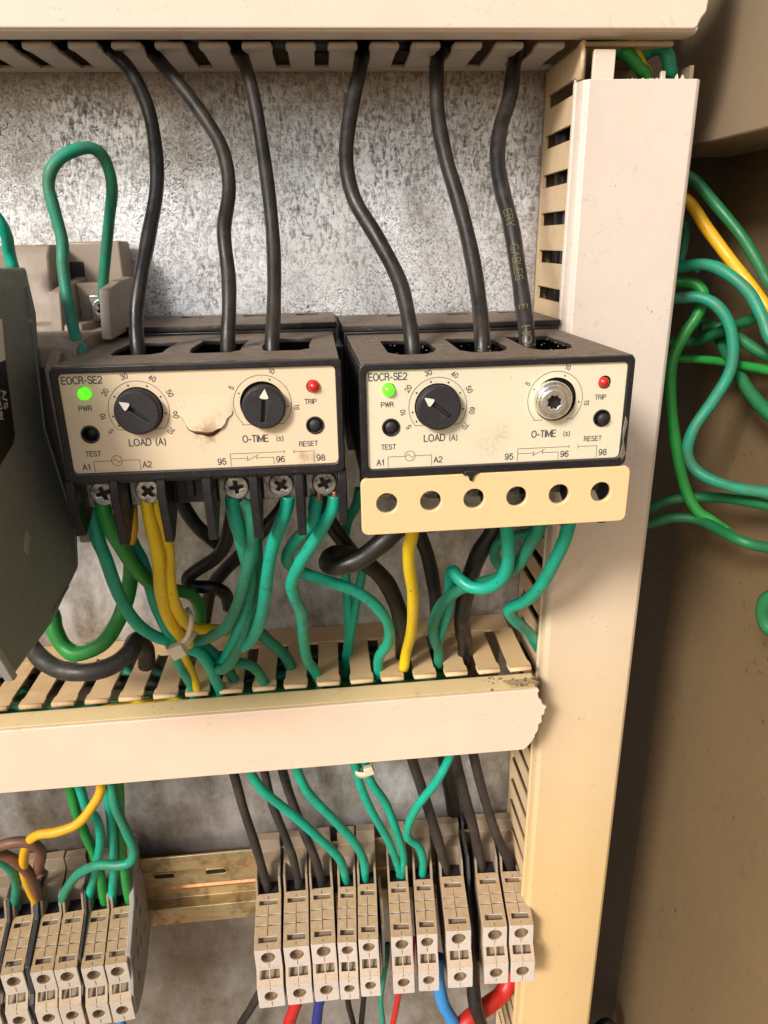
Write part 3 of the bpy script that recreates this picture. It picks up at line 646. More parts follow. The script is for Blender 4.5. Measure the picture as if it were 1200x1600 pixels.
        for u in (-.2+2, 15, 30, 45, 60, 75, 88.5): K(MB().prism([(-3.6, -.6), (-3.6, -18), (-8, -20), (-22, -13), (-22, -.6)], u-1.0, u+1.0, 'x'), 'terminal_barrier', M['black'], .3)
        hl = [circle(8.3+14.82*k, -9.5, 3.55, 32) for k in range(6)]
        cvo = plate('terminal_cover', [rrect(-.4, 92.2, -20.6, -.5, 2.4, 6)] + hl, 2.0, 'xz', -1.2, M['cover2'], rt, bevel=.35)
        for u in (24, 57, 71, 85): K(MB().box(u-1.4, u+1.6, -5.5, -3.6, -22.4, -20), 'cover_clip', M['black'], .3)
    return rt
r1 = relay((6.3, 124.6, .6), .0169, 'left overload relay with torn yellowed front label and open screw terminals', 1)
r2 = relay((101.4, 128.1, -.6), .0329, 'right overload relay with bare metal dial bush and cream terminal cover', 2)

# ------------------------------------------------------------------ contactor at the left edge
CL = (-20, 60, 0)
ct = empty('contactor', CL, 'grey covered beige contactor cut by the left edge of the photo', 'contactor')
side = [(161,-48.7),(126,-48.9),(95,-42.7),(89,-27),(101,14),(96,37.6),(91.5,51),(93.5,66),(125,66.4),(160,66.2),(172,40),(173,-20),(165,-30)]
P(MB().prism(side, -70, -6.2, 'x'), 'dark_cover', M['dark_cover'], CL, ct, 1.0)
P(MB().prism([(161.5,-49.3),(158.5,-49.3),(170,-24),(173.6,-20),(173.6,-18),(174.5,-20)], -8.4, -5.6, 'x'), 'front_edge', M['cover_edge'], CL, ct, .4)
P(MB().prism([(127.2,17.5),(129.5,15.5),(150,9),(150,40),(123.5,40)], -6.25, -6.0, 'x'), 'black_sticker', M['blk_lbl'], CL, ct)
P(MB().prism([(123.5,40.2),(150,40.2),(150,54),(120.5,52)], -6.25, -6.0, 'x'), 'white_sticker', M['white_lbl'], CL, ct)
vs, fs = text('A/S', 0, 0, 0, 3.7, 0, 'LEFT'); vs2, fs2 = text('Center', -1.5, -3.8, 0, 3.7, 0, 'LEFT')
P(MB().prism([(108,-44.5),(126,-46.2),(126,-45.2),(108,-43.5)], -6.35, -5.8, 'x'), 'moulded_rib', M['dark_cover'], CL, ct, .15)
P(MB().prism([(96,60),(97.4,60),(99.5,40),(104,14),(92.5,-26),(98,-41),(96.6,-41),(91,-26),(102.5,14),(98,40)], -6.3, -5.6, 'x'), 'moulded_seam', M['dark_cover'], CL, ct, .1)
P(MB().prism([(133,-12),(137,-17),(135,-20),(131,-15)], -6.35, -5.9, 'x'), 'scuffed_latch', M['cover_edge'], CL, ct, .1)
P(MB().box(-6.3, -5.7, 97.5, 100, 48.5, 50), 'moulded_pip', M['cover_edge'], CL, ct, .2)
tm = MB()
for V_, F_ in ((vs, fs), (vs2, fs2)):
    tm.add([(-5.9, 130.5-p[2]+p[0]*.12, 32-p[0]) for p in V_], F_)
P(tm, 'sticker_lettering', M['white_lbl'], CL, ct)
beige = MB()
P(MB().prism([(3,-34),(80,-34),(86,-30),(86,34),(60,38),(58,44),(3,44)], -70, -2.5, 'x'), 'base', M['beige'], CL, ct, .8)
P(MB().prism([(86,-34),(101,-30),(106,34),(100,39),(86,39)], -8.5, -4.6, 'x'), 'side_flange', M['beige'], CL, ct, .6).location.x += .0066
P(MB().prism([(3,44),(30,44),(34,70),(30,73),(3,73)], -70, -36, 'x'), 'terminal_shroud', M['beige'], CL, ct, 1)
P(MB().prism([(3,40),(46,40),(40,69),(36,73),(3,73)], -33, -17, 'x'), 'terminal_shroud', M['beige'], CL, ct, 1)
P(MB().prism([(3,40),(20,40),(20,74),(3,74)], -17, 6, 'x'), 'back_shroud', M['beige'], CL, ct, 1)
P(MB().prism([(20,40),(60,40),(56,56),(40,58),(20,60)], -14, -9.5, 'x'), 'barrier', M['beige'], CL, ct, .6)
P(MB().prism([(20,40),(70,39),(64,57),(48,59),(30,60),(20,58)], 7.5, 11.5, 'x'), 'barrier', M['beige'], CL, ct, .6)
P(MB().box(-9.5, 7.5, 20, 36, 38, 58), 'terminal_wall', M['beige'], CL, ct, .5)
P(MB().box(-8.5, 7, 36, 62, 38, 41), 'terminal_floor', M['beige'], CL, ct, .5)
P(MB().prism([(60,36),(96,33),(96,40),(84,42),(62,42)], -34, 6, 'x'), 'ledge', M['beige'], CL, ct, .6)
P(MB().box(-16.5, -10, 18.5, 20.6, 56, 66), 'dark_window', M['black_in'], CL, ct, .5)
screw_head(ct, 1.2-CL[0], 41-CL[1], 48-CL[2], 4.2, rot=.5); P(MB().box(-4, 6, 36, 39.6, 43, 53.5), 'terminal_clamp', M['clamp'], CL, ct, .5)

# ------------------------------------------------------------------ DIN rail
RZ = -0.022
rl = empty('mounting_rail', (60, 0, -298), 'yellow passivated metal mounting rail between the two rows of terminal blocks', 'rail'); rl.rotation_euler = (0, RZ, 0)
RL = (60, 0, -298)
P(MB().prism([(7.6,-271.5),(9,-271.5),(9,-282.5),(2.2,-284),(2.2,-311),(9,-312.5),(9,-325.5),(7.6,-325.5),(7.6,-314),(.8,-312.4),(.8,-282.6),(7.6,-281)], -190, 205, 'x'), 'rail_body', M['rail'], RL, rl, .4)
P(MB().prism([(2.2,-301.4),(3.4,-302.4),(3.4,-303.6),(2.2,-304.6)], -190, 205, 'x'), 'lit_line_rib', metal('copper_lit_line', (.62, .30, .14), .3, .2, .3), RL, rl)  # copper colour stands in for the lit line along the rail
for x in (-23, 9, 41):
    P(MB().add([(p[0], 2.35, p[1]) for p in rrect(x-6.5, x+6.5, -294, -290.2, 1.85)], [tuple(range(20))]), 'mounting_slot', M['hole'], RL, rl)
    plate('slot_rim', [[(a-RL[0], b-RL[2]) for a, b in rrect(x-7.2, x+7.2, -294.6, -289.6, 2.4)], [(a-RL[0], b-RL[2]) for a, b in rrect(x-6.3, x+6.3, -293.9, -290.4, 1.7)]], .8, 'xz', 2.6, M['rail'], rl, bevel=.2)

# ------------------------------------------------------------------ terminal blocks
def block_parts(wd, mat):
    """double-level terminal block, local origin = rail centre line, d=0, z=0 at -298; all meshes shared"""
    h = wd/2-.25; out = []
    z0 = -298
    prof = [(4,-290),(6,-262),(12,-262),(12,-270.5),(20.5,-271.6),(21.5,-286),(31.5,-287),(33,-285.5),(57,-292.5),(57,-304),(59,-308.5),(63.2,-311),(63.2,-325.5),(50,-331),(14,-331),(12,-318)]
    prof = [(d, z_-z0) for d, z_ in prof]
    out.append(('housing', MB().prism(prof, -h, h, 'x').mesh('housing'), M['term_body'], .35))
    # sloping top plate with marker slots: drawn flat then tipped
    L = 30.5; sl = .17
    slits = [rect(-.18, .18, 1, 3.2), rect(-.18, .18, 7, L-7.2), rect(-.18, .18, L-2.8, L-.6)]
    loops = [rect(-h, h, 0, L), rect(-h*.72, h*.72, 3.8, 6.4), rect(-h*.72, h*.72, L-6.6, L-3.6)] + slits + [rect(-h+.4, -.5, 12.0, 12.5), rect(.5, h-.4, 12.0, 12.5), rect(-h+.4, -.5, 17.6, 18.2), rect(.5, h-.4, 17.6, 18.2)]
    me = plate('marker_plate', loops, 1.3, 'xd', 0, me_only=True, bevel=.12)
    a = math.atan2(8.0, 29.5)
    for v in me.vertices:
        d, z_ = -v.co.y, v.co.z
        v.co.y = -(32*S + d*math.cos(a) + z_*math.sin(a)); v.co.z = (-282.6-z0)*S - d*math.sin(a) + z_*math.cos(a)
    out.append(('marker_plate', me, mat, 0))
    hr = min(3.9, h*.6)
    me = plate('upper_face', [rrect(-h, h, -304.6-z0, -289.9-z0, .8), circle(0, -296-z0, hr, 24), rect(-.15, .15, -291.9-z0, -290.6-z0), rect(-.15, .15, -304-z0, -300.4-z0)], 1.8, 'xz', 61.2, me_only=True, bevel=.25)
    out.append(('upper_face', me, mat, 0))
    hl = hr*.93
    me = plate('lower_face', [rrect(-h, h, -326-z0, -310.2-z0, .8), circle(0, -317.6-z0, hl, 24), rect(-.15, .15, -313.2-z0, -311-z0), rect(-.15, .15, -325.4-z0, -322-z0)], 1.8, 'xz', 67.4, me_only=True, bevel=.25)
    out.append(('lower_face', me, mat, 0))
    L2 = 9.2                                        # sloping ledge with the marker windows
    me = plate('ledge', [rect(-h, h, 0, L2), rect(-h*.76, -.3, .8, 5.2), rect(.3, h*.76, .8, 5.2), rect(-.12, .12, 5.8, L2-.4)], 1.3, 'xd', 0, me_only=True, bevel=.12)
    a = math.atan2(6.6, 6.6)
    for v in me.vertices:
        d, z_ = -v.co.y, v.co.z
        v.co.y = -(61.3*S + d*math.cos(a) + z_*math.sin(a)); v.co.z = (-304.4-z0)*S - d*math.sin(a) + z_*math.cos(a)
    out.append(('ledge', me, mat, 0))
    for zz, dd in ((-296, 57.0), (-317.6, 63.2)):
        r_ = hr if dd < 60 else hl
        mb = MB().lathe((0, dd, zz-z0), [(r_*1.0, 4.2), (r_*.93, 1.0), (r_*.85, .5)], 20, cap=False)
        rot = random.uniform(-.5, .5); ca, sa = math.cos(rot), math.sin(rot)
        for q in (rect(-r_*.8, r_*.8, .3, r_*.75), rect(-r_*.8, r_*.8, -r_*.75, -.3)):
            mb.prism([(p[0]*ca-p[1]*sa, p[0]*sa+p[1]*ca+zz-z0) for p in q], dd+.5, dd+1.8, 'd')
        out.append(('clamp_screw', mb.mesh('clamp_screw'), M['brass_dull'], 0))
    # wire entry, open towards the marker strip
    mb = MB()
    for sg in (-1, 1): mb.prism([(20.5,-271.6-z0),(29,-273.2-z0),(32.8,-281.6-z0),(32.8,-287-z0),(20.5,-287-z0)], sg*h, sg*(h-1.3), 'x')
    out.append(('entry_cheeks', mb.mesh('entry_cheeks'), M['term_body'], .25))
    out.append(('entry_shadow_box', MB().box(-h+1.3, h-1.3, 21.8, 31.6, -287-z0, -284.5-z0).mesh('entry_shade'), M['black_in'], 0))  # black floor standing in for shade inside the wire entry
    return out
BC = {}
TB_LABELS = {}
def terminal(x0, x1, label, group, mat, dz=0, yaw=0, dd=0):
    wd = round((x1-x0)*2)/2
    key = (wd, mat)
    if key not in BC: BC[key] = block_parts(wd, M[mat])
    xc = (x0+x1)/2 - 61*yaw; z0 = -298 + .022*(xc-60) + dz
    rt = empty('terminal_block', (xc, dd, z0), label, 'terminal block', group); rt.rotation_euler = (0, RZ, yaw)
    for nm, me, mm, bv in BC[key]:
        if nm == 'entry_shadow_box': nm = 'entry_shade'
        if not me.materials: me.materials.append(mm)
        link(nm, me, None, rt, bevel=bv)
    return rt
right = [(37.6, 52.4, .018, 'first from the left, beside the bare rail'),
         (53.5, 68.0, .011, 'second from the left, red wire leaving below it'),
         (68.5, 82.7, .014, 'third from the left, navy wire leaving below it'),
         (83.1, 94.3, -.045, 'fourth from the left, teal wire bending into its top'),
         (94.8, 106.2, -.045, 'fifth from the left, just before the wide dark gap'),
         (112.8, 125.2, -.035, 'sixth from the left, two teal wires in its top'),
         (127.3, 139.2, -.055, 'seventh from the left, kinked teal wire in its top'),
         (143.7, 158.0, -.035, 'eighth from the left, thick blue wire beside its foot'),
         (164.4, 178.4, -.045, 'ninth from the left, thick black cable hanging beside it'),
         (179.6, 193.4, -.047, 'last at the right, against the vertical duct')]
for (x0, x1, yw, lb) in right:
    terminal(x0, x1, 'beige double terminal block, ' + lb, 'terminal blocks of the right row', 'term', yaw=yw, dz=random.uniform(-.5, .5))
left = [(-126.6, -114.4, 'dusty beige terminal block cut by the left edge of the photo'),
        (-112.6, -100.4, 'dusty beige terminal block where the brown wires enter'),
        (-97.6, -85.4, 'dusty beige terminal block where the long yellow wire enters'),
        (-82.0, -69.8, 'dusty beige terminal block just right of the thick dark spacer'),
        (-69.4, -57.2, 'dusty beige terminal block third from the grey end plate'),
        (-55.4, -43.2, 'dusty beige terminal block second from the grey end plate'),
        (-42.6, -30.4, 'dusty beige terminal block touching the grey end plate')]
for i, (x0, x1, lb) in enumerate(left):
    terminal(x0, x1, lb, 'terminal blocks of the left row', 'term_dirty', dz=random.uniform(-.6, .6), yaw=.105)
def spacer(x, wd, label, mat='spacer', d1=0, yaw=0):
    x = x-61*yaw
    prof = [(4,-290),(5,-262),(12,-262),(12,-268),(30,-270),(36,-281),(60+d1,-288),(62+d1,-306),(66+d1,-309),(65+d1,-332),(14,-333)]
    zc = .022*(x-60)
    o = MB().prism([(a, b+zc) for a, b in prof], x-wd/2, x+wd/2, 'x').build('partition_plate', M[mat], origin=(x, 0, -298), bevel=.4); o.rotation_euler = (0, 0, yaw)
    tag(o, label, 'partition plate'); return o
spacer(-83.7, 2.6, 'black partition plate in the left terminal row, right of the yellow wire block', yaw=.105)
spacer(-56.3, 1.4, 'black partition plate in the left terminal row, left of the second block from the end', d1=-2, yaw=.105)
spacer(-99.0, 2.0, 'black partition plate in the left terminal row, nearest the photo edge', d1=-3, yaw=.105)
o = MB().prism([(20,-288),(40,-286),(52,-291),(54,-312),(50,-326),(20,-326)], 108.2, 109.9, 'x').build('partition_plate', M['term'], origin=(109, 20, -298), bevel=.3); tag(o, 'pale thin partition plate in the wide gap of the right terminal row', 'partition plate')
spacer(161.4, 1.6, 'dark partition plate behind the hanging thick black cable', d1=-25)
ep = empty('end_plate', (-35.4, 0, -298), 'grey end plate with rough mouldings closing the left terminal row', 'end plate')
ep.rotation_euler = (0, 0, .105)
prof = [(2,-290),(3,-256),(13,-256),(15,-263),(24,-267),(33,-279),(58,-288),(61,-303),(66,-309),(66,-324),(50,-330),(30,-331),(10,-328),(4,-318)]
EL = (-32.4, 0, -298); P(MB().prism([(a, b-2) for a, b in prof], -35.2, -32.4, 'x'), 'plate_body', M['endgrey'], EL, ep, .6)
em = []
for (d, z_) in ((40,-296),(34,-310),(50,-318),(24,-298),(44,-306),(20,-316),(55,-300),(12,-280),(28,-286)):
    P(MB().prism([(d-3, z_-2), (d+2, z_-3), (d+3.5, z_+1.5), (d-1, z_+3)], -32.4, -31.6, 'x'), 'moulded_boss', M['endgrey'], EL, ep, .3)

# ------------------------------------------------------------------ wires
def wire(name, label, mat, width, pts, cat='wire', n=10, group=None, px=True, ret=False):
    P_ = [at(*p) for p in pts] if px else pts
    mid_ = P_[len(P_)//2]
    c_ = Vector((CAM[0]-mid_[0], CAM[2]-mid_[1], CAM[1]-mid_[2]))
    f_ = Vector((-ROT[0][2], -ROT[2][2], -ROT[1][2])); depth = abs(c_.dot(f_))
    r_ = width*.5*depth/FPX
    mb = MB().tube(P_, r_, n)
    o = mb.build(name, W[mat], origin=P_[-1])
    tag(o, label, cat, group)
    return (o, P_, r_) if ret else o
def ext(p, dx=0, dd=0, dz=0): return (p[0]+dx, p[1]+dd, p[2]+dz)
def wx(name, label, mat, width, pts, pre=None, post=None, **k):
    """pixel-traced wire with true-space ends going on inside ducts or terminals"""
    P_ = [at(*p) for p in pts]
    if pre: P_ = [ext(P_[0], *q) for q in pre] + P_
    if post: P_ = P_ + [ext(P_[-1], *q) for q in post]
    mid_ = at(*pts[len(pts)//2])
    f_ = Vector((-ROT[0][2], -ROT[2][2], -ROT[1][2])); depth = abs(Vector((CAM[0]-mid_[0], CAM[2]-mid_[1], CAM[1]-mid_[2])).dot(f_))
    o = MB().tube(P_, width*.5*depth/FPX, 12).build(name, W[mat], origin=P_[-1])
    tag(o, label, 'wire'); return o, P_, width*.5*depth/FPX
UP = [(-3, -6, 18)]; DN = [(0, -1, -14)]
wx('black_cable', 'first thick black cable from the left, glossy at its top', 'black2', 22, [(168,64,24),(180,84,34),(205,112,38),(228,160,46),(241,215,54),(245,290,64),(232,370,74),(221,430,82),(213,490,88),(216,552,94)], UP, DN)
wx('black_cable', 'second thick black cable from the left, slanting into the left relay', 'black', 22, [(224,64,24),(240,85,30),(275,125,38),(320,185,48),(348,235,56),(358,295,64),(350,360,74),(357,430,82),(358,480,88),(356,548,94)], UP, DN)
wx('black_cable', 'third thick black cable from the left, nearly straight, into the left relay', 'black', 22, [(366,64,24),(380,92,32),(396,150,40),(410,230,50),(422,320,62),(428,400,72),(428,480,84),(425,547,94)], UP, DN)
wx('black_cable', 'fourth thick black cable, S-shaped, into the left slot of the right relay', 'black', 24, [(569,64,22),(564,100,30),(547,180,42),(541,250,52),(553,310,60),(588,370,68),(620,430,78),(635,480,86),(645,546,95)], UP, DN)
wx('black_cable', 'fifth thick black cable, gently curved, into the middle slot of the right relay', 'black', 24, [(684,64,22),(682,110,30),(684,180,40),(697,250,50),(715,310,58),(733,380,68),(747,460,80),(754,542,95)], UP, DN)
cab6, cp6, cr6 = wx('black_cable', 'sixth thick black cable with yellow printed lettering, into the right slot of the right relay', 'black', 25, [(812,66,18),(803,100,26),(797,150,34),(782,200,42),(777,250,50),(785,300,58),(798,350,66),(810,425,76),(818,480,84),(824,538,93)], UP, DN)
# lettering wrapped on the sixth cable
path = catmull(cp6, 24); acc = [0]
for a, b in zip(path, path[1:]): acc.append(acc[-1]+(b-a).length)
def along(s_):
    s_ = max(0, min(acc[-1]-.01, s_)); i = 0
    lo, hi = 0, len(acc)-1
    while hi-lo > 1:
        mm = (lo+hi)//2
        if acc[mm] <= s_: lo = mm
        else: hi = mm
    t_ = (s_-acc[lo])/(acc[lo+1]-acc[lo]); return path[lo].lerp(path[lo+1], t_), (path[min(lo+1, len(path)-1)]-path[max(lo-1, 0)]).normalized()
tm = MB(); tot = acc[-1]
for s_txt, frac, sz in (('ERY', .60, 4.0), ('CABLES', .685, 4.0), ('E', .83, 4.0), ('HO', .885, 4.4)):
    vs, fs = text(s_txt, 0, 0, 0, sz, 0, 'LEFT', depth=.02, xscale=1.1)
    out = []
    for p in vs:
        c_, t_ = along(tot*frac + p[0]); toC = (Vector((CAM[0], CAM[2], CAM[1]))-c_).normalized()
        toC = (toC-t_*toC.dot(t_)).normalized(); sd_ = t_.cross(toC)
        if sd_.x < 0: sd_ = -sd_
        ang = (p[2]-sz*.36)/cr6
        out.append(c_ + (toC*math.cos(ang)+sd_*math.sin(ang))*(cr6*1.03+.05))
    tm.add(out, fs)
o = tm.build('cable_lettering', plastic('faded_yellow_print', (.10, .095, .038), .6, amount=1.4), cab6, origin=cp6[-1])

# contactor's green loop and a second end
wx('green_wire', 'teal green wire looped high above the contactor at upper left', 'teal_d', 19, [(128,552,92),(122,540,88),(112,500,82),(99,425,78),(97,375,76),(84,325,76),(76,290,76),(82,262,76),(105,240,74),(140,231,70),(163,248,66),(175,290,62),(171,340,56),(165,400,50),(161,458,46)], [(0, 2, -14)], [(0, -1, -5)])
wx('green_wire', 'short teal wire end at the far left edge above the contactor', 'teal', 19, [(-22,318,60),(-2,345,60),(10,368,58),(14,392,54)], None, [(0, -1, -6)])
# relay 1 terminals
wx('green_wire', 'bright green wire from the first screw of the left relay, curving behind the yellow pair', 'green', 20, [(163,798,110),(172,826,108),(186,850,104),(212,888,96),(240,914,86),(275,922,76),(300,930,66),(312,950,58),(312,975,54),(300,1000,50)], [(0, 0, 5)])
wx('green_wire', 'leftmost teal wire curving from the left relay down to the cable tie', 'teal', 19, [(148,815,104),(154,845,102),(165,872,100),(186,930,92),(212,972,84),(240,993,78),(266,1002,75),(290,1008,73)], [(0, 0, 8)])
wx('green_wire', 'short teal wire crossing behind the yellow pair under the left relay', 'teal', 18, [(206,846,92),(222,876,90),(235,918,86),(245,950,80),(262,985,76),(285,1010,72)], [(-3, 0, 12)])
wx('green_wire', 'thick bright green loop under the contactor at left', 'green', 25, [(78,955,60),(86,985,62),(100,1010,64),(122,1021,66),(160,1005,64),(187,965,58),(201,920,54),(206,880,50),(205,845,48)], [(-10, 0, 12)])
wx('black_cable', 'dusty grey black cable curving over the middle duct at left', 'grey', 29, [(50,1012,56),(70,1034,62),(100,1048,66),(140,1050,68),(175,1040,66),(202,1020,62),(213,1000,56)], [(-8, -4, 14)], [(1, -8, -10), (0, -10, -20)])
wx('yellow_wire', 'front yellow wire of the pair from the second screw of the left relay', 'yellow', 20, [(232,798,110),(240,835,108),(247,870,104),(249,900,100),(254,940,92),(266,972,84),(284,996,78)], [(0, 0, 5)], [(2, -4, -6)])
wx('yellow_wire', 'rear yellow wire of the pair beside it, bending right at the cable tie', 'yellow', 19, [(246,800,108),(256,835,104),(263,862,100),(264,900,96),(272,940,90),(286,968,82),(304,981,77),(328,983,72)], [(0, 0, 5)], [(6, -4, -4)])
wx('yellow_wire', 'dull yellow wire stub behind the second terminal barrier of the left relay', 'amber', 18, [(206,800,104),(206,830,101),(203,846,99)], [(0, 0, 4)])
wx('yellow_wire', 'yellow wire end dropping from the cable tie into the duct', 'yellow', 14, [(281,1012,74),(290,1030,66),(300,1052,56)], None, [(1, -4, -14)])
wx('green_wire', 'teal wire dropping from the cable tie beside the yellow end', 'teal', 15, [(272,1018,72),(280,1040,66),(296,1066,54)], None, [(1, -4, -14)])
wx('green_wire', 'teal wire arching from the cable tie into the duct, second slot', 'teal', 18, [(290,1012,74),(312,1020,72),(328,1042,66),(338,1064,58),(344,1078,52)], None, [(1, -4, -14)])
wx('green_wire', 'dull teal wire running right from the cable tie behind the others', 'teal_d', 17, [(298,1004,70),(322,1012,66),(342,1030,60),(356,1046,50)], None, [(3, -4, -12)])
wx('green_wire', 'wide teal wire stub at the third screw of the left relay', 'teal', 21, [(365,796,110),(370,818,108),(377,842,104),(384,870,96),(390,900,90),(386,940,82),(372,985,76),(352,1030,66)], [(0, 0, 5)], [(-4, -4, -4)])
wx('green_wire', 'dusty teal wire sweeping from the third screw down left to the cable tie', 'teal_d', 19, [(391,798,109),(394,830,107),(393,865,102),(383,905,95),(371,945,88),(352,980,80),(322,998,74),(295,1003,71)], [(-3, 0, 4)])
wx('green_wire', 'teal wire from behind the third screw bending to a hooked end over the duct', 'teal_d', 17, [(400,850,84),(402,885,82),(396,930,80),(386,975,78),(370,1018,74),(354,1042,70),(344,1046,68),(352,1040,64),(378,1036,60),(400,1046,54)], [(0, -4, 14)], [(4, -3, -12)])
wx('green_wire', 'bright teal wire from the fourth screw of the left relay', 'teal', 20, [(447,796,110),(441,812,109),(427,850,105),(419,890,100),(414,930,94),(406,970,86),(394,998,78),(380,1010,74)], [(1, 0, 5)], [(-5, -6, -4)])
wx('green_wire', 'teal wire from the fifth screw crossing right in front of the duct', 'teal', 19, [(492,794,109),(490,812,108),(478,828,104),(460,848,98),(449,868,92),(453,882,88),(476,896,86),(515,909,84),(560,926,80),(592,952,74),(608,980,66),(606,1005,58),(592,1028,50)], [(1, 0, 5)], [(0, -4, -14)])
wx('green_wire', 'teal wire from the fifth screw wiggling straight down into the duct', 'teal', 19, [(519,795,110),(510,812,109),(493,842,107),(470,878,103),(456,910,98),(461,935,92),(471,958,84),(474,995,72),(480,1030,58),(494,1052,48)], [(1, 0, 5)], [(2, -4, -14)])
wx('green_wire', 'short teal wire falling from the tied bundle into a duct slot at centre', 'teal_d', 18, [(392,970,62),(412,994,56),(432,1012,50),(448,1028,42)], [(-4, 0, 8)], [(3, -4, -14)])
# black wires behind
wx('black_wire', 'thin black wire bent in a hairpin behind the left relay', 'black2', 21, [(360,815,60),(352,850,58),(336,872,56),(306,892,54),(293,905,54),(302,916,54),(332,918,54),(352,928,52),(358,950,50)], [(3, 0, 10)])
wx('black_wire', 'black wire falling behind the hairpin wire under the left relay', 'black', 21, [(430,808,44),(405,835,44),(375,868,44),(350,892,42),(330,920,40),(320,965,36)], [(6, 0, 8)], [(-2, 0, -12)])
wx('black_wire', 'short black wire tucked under the blank terminal of the left relay', 'black', 22, [(292,800,42),(308,822,42),(325,838,40),(342,852,36)], [(-3, 0, 8)])
wx('black_wire', 'short black wire under the right corner of the left relay', 'black', 24, [(508,800,60),(522,826,58),(540,850,54),(556,872,48)], [(-2, 0, 8)])
wx('black_cable', 'thick black cable curled in a tight bend between the two relays', 'black', 29, [(612,835,92),(592,852,92),(562,874,92),(530,884,90),(513,880,84),(520,868,74),(545,868,64),(575,882,56),(602,908,50),(620,945,46),(629,985,42),(630,1010,38)], [(6, 0, 6)], [(0, -2, -14)])
wx('black_cable', 'black cable behind the yellow wire under the right relay', 'black', 22, [(656,835,50),(668,868,48),(676,905,46),(682,945,42),(682,975,38)], [(-2, 0, 8)], [(0, -2, -14)])
wx('black_cable', 'thick black cable slanting under the right relay into the duct', 'black', 26, [(768,835,66),(750,862,64),(735,900,60),(725,940,54),(722,975,48),(727,1008,40)], [(3, 0, 8)], [(0, -2, -14)])
wx('yellow_wire', 'single yellow wire falling from the second hole of the right relay', 'yellow', 19, [(644,832,106),(639,858,102),(640,890,96),(645,925,88),(645,960,78),(642,992,66),(635,1018,54)], [(0, 0, 10)], [(-1, -4, -12)])
# teal behind
wx('green_wire', 'teal wire standing behind the curled black cable, left one', 'teal', 15, [(556,790,50),(543,815,48),(538,850,46),(539,890,44),(543,940,40),(545,985,36),(541,1030,30)], [(2, 0, 8)], [(0, -2, -12)])
wx('green_wire', 'teal wire standing behind the curled black cable, right one', 'teal', 14, [(568,885,46),(562,915,44),(556,945,40),(549,985,36),(545,1015,32)], [(2, 0, 8)], [(0, -2, -12)])
wx('green_wire', 'teal wire from the fourth hole of the right relay curling left', 'teal', 20, [(792,828,104),(794,850,102),(794,878,98),(785,902,94),(762,918,90),(735,917,86),(716,903,82),(708,893,78),(704,900,70),(703,930,62),(697,960,56),(689,985,50)], [(0, 0, 10)], [(-2, -2, -10)])
wx('green_wire', 'teal wire from the fifth hole of the right relay sweeping left into the duct', 'teal_d', 19, [(842,826,104),(828,850,100),(808,884,92),(780,902,82),(748,912,76),(716,922,72),(692,942,66),(679,968,60),(677,992,54),(685,1015,46)], [(1, 0, 10)], [(1, -4, -12)])
wx('green_wire', 'teal wire hook showing behind the other two under the right relay', 'teal_d', 17, [(832,830,80),(806,838,76),(783,846,74),(773,862,72),(778,880,70),(792,892,64)], [(3, 0, 8)])
wx('green_wire', 'teal wire from the last hole of the right relay zigzagging to the vertical duct', 'teal', 19, [(887,826,104),(880,848,100),(868,874,94),(845,915,84),(822,938,76),(800,948,70),(795,957,66),(806,970,60),(826,988,48),(838,1006,40)], [(1, 0, 10)], [(4, -4, -8)])

# wires lying inside the middle duct, seen through its slots
for i, (mt, z_, d_, wv, lb) in enumerate((('green_d', -139, 40, 3.2, 'dark green wire lying inside the middle duct near the front'), ('green', -146, 28, 3.4, 'green wire lying deep inside the middle duct'),
        ('yellow', -140, 47, 2.6, 'yellow wire lying inside the middle duct'), ('teal_d', -141, 16, 3.2, 'teal wire lying inside the middle duct near the plate'),
        ('black', -136, 22, 3.6, 'black cable lying inside the middle duct'), ('green_d', -150, 44, 3.4, 'dark green wire at the bottom of the middle duct'))):
    pts = [(x, d_+4*math.sin(x*.03+i*2), z_+3*math.sin(x*.045+i)+.022*(x-111)) for x in range(-180, 180, 24)]
    o = MB().tube(pts, wv, 10, 5).build('black_cable' if mt == 'black' else 'yellow_wire' if mt == 'yellow' else 'green_wire', W[mt], origin=pts[0]); tag(o, lb, 'wire')
for i, (mt, x_, d_, wv, nm, lb) in enumerate((('black', 199, 14, 4.2, 'black_cable', 'black cable added to darken the vertical duct, near the plate'), ('black', 201, 25, 4.4, 'black_cable', 'second black cable added to darken the vertical duct'),  # unseen wires added to make the vertical duct's slots dark
        ('green_d', 200, 35, 3.4, 'green_wire', 'dark green wire added to darken the vertical duct, near its cover'), ('grey', 209, 19, 4.4, 'black_cable', 'grey black cable added to darken the depth of the vertical duct'),
        ('black', 209, 31, 4.4, 'black_cable', 'black cable added to darken the middle of the vertical duct'), ('black', 200, 5.6, 3.4, 'black_cable', 'black cable added to darken the rear of the vertical duct'), ('green_d', 208, 41, 3.4, 'green_wire', 'dark green wire added to darken the space behind the vertical cover'))):
    pts = [(x_+1.5*math.sin(z_*.04+i*2), d_+1.5*math.sin(z_*.03+i), z_) for z_ in range(118, -500, -28)]
    o = MB().tube(pts, wv, 10, 5).build(nm, W[mt], origin=pts[0]); tag(o, lb, 'wire')
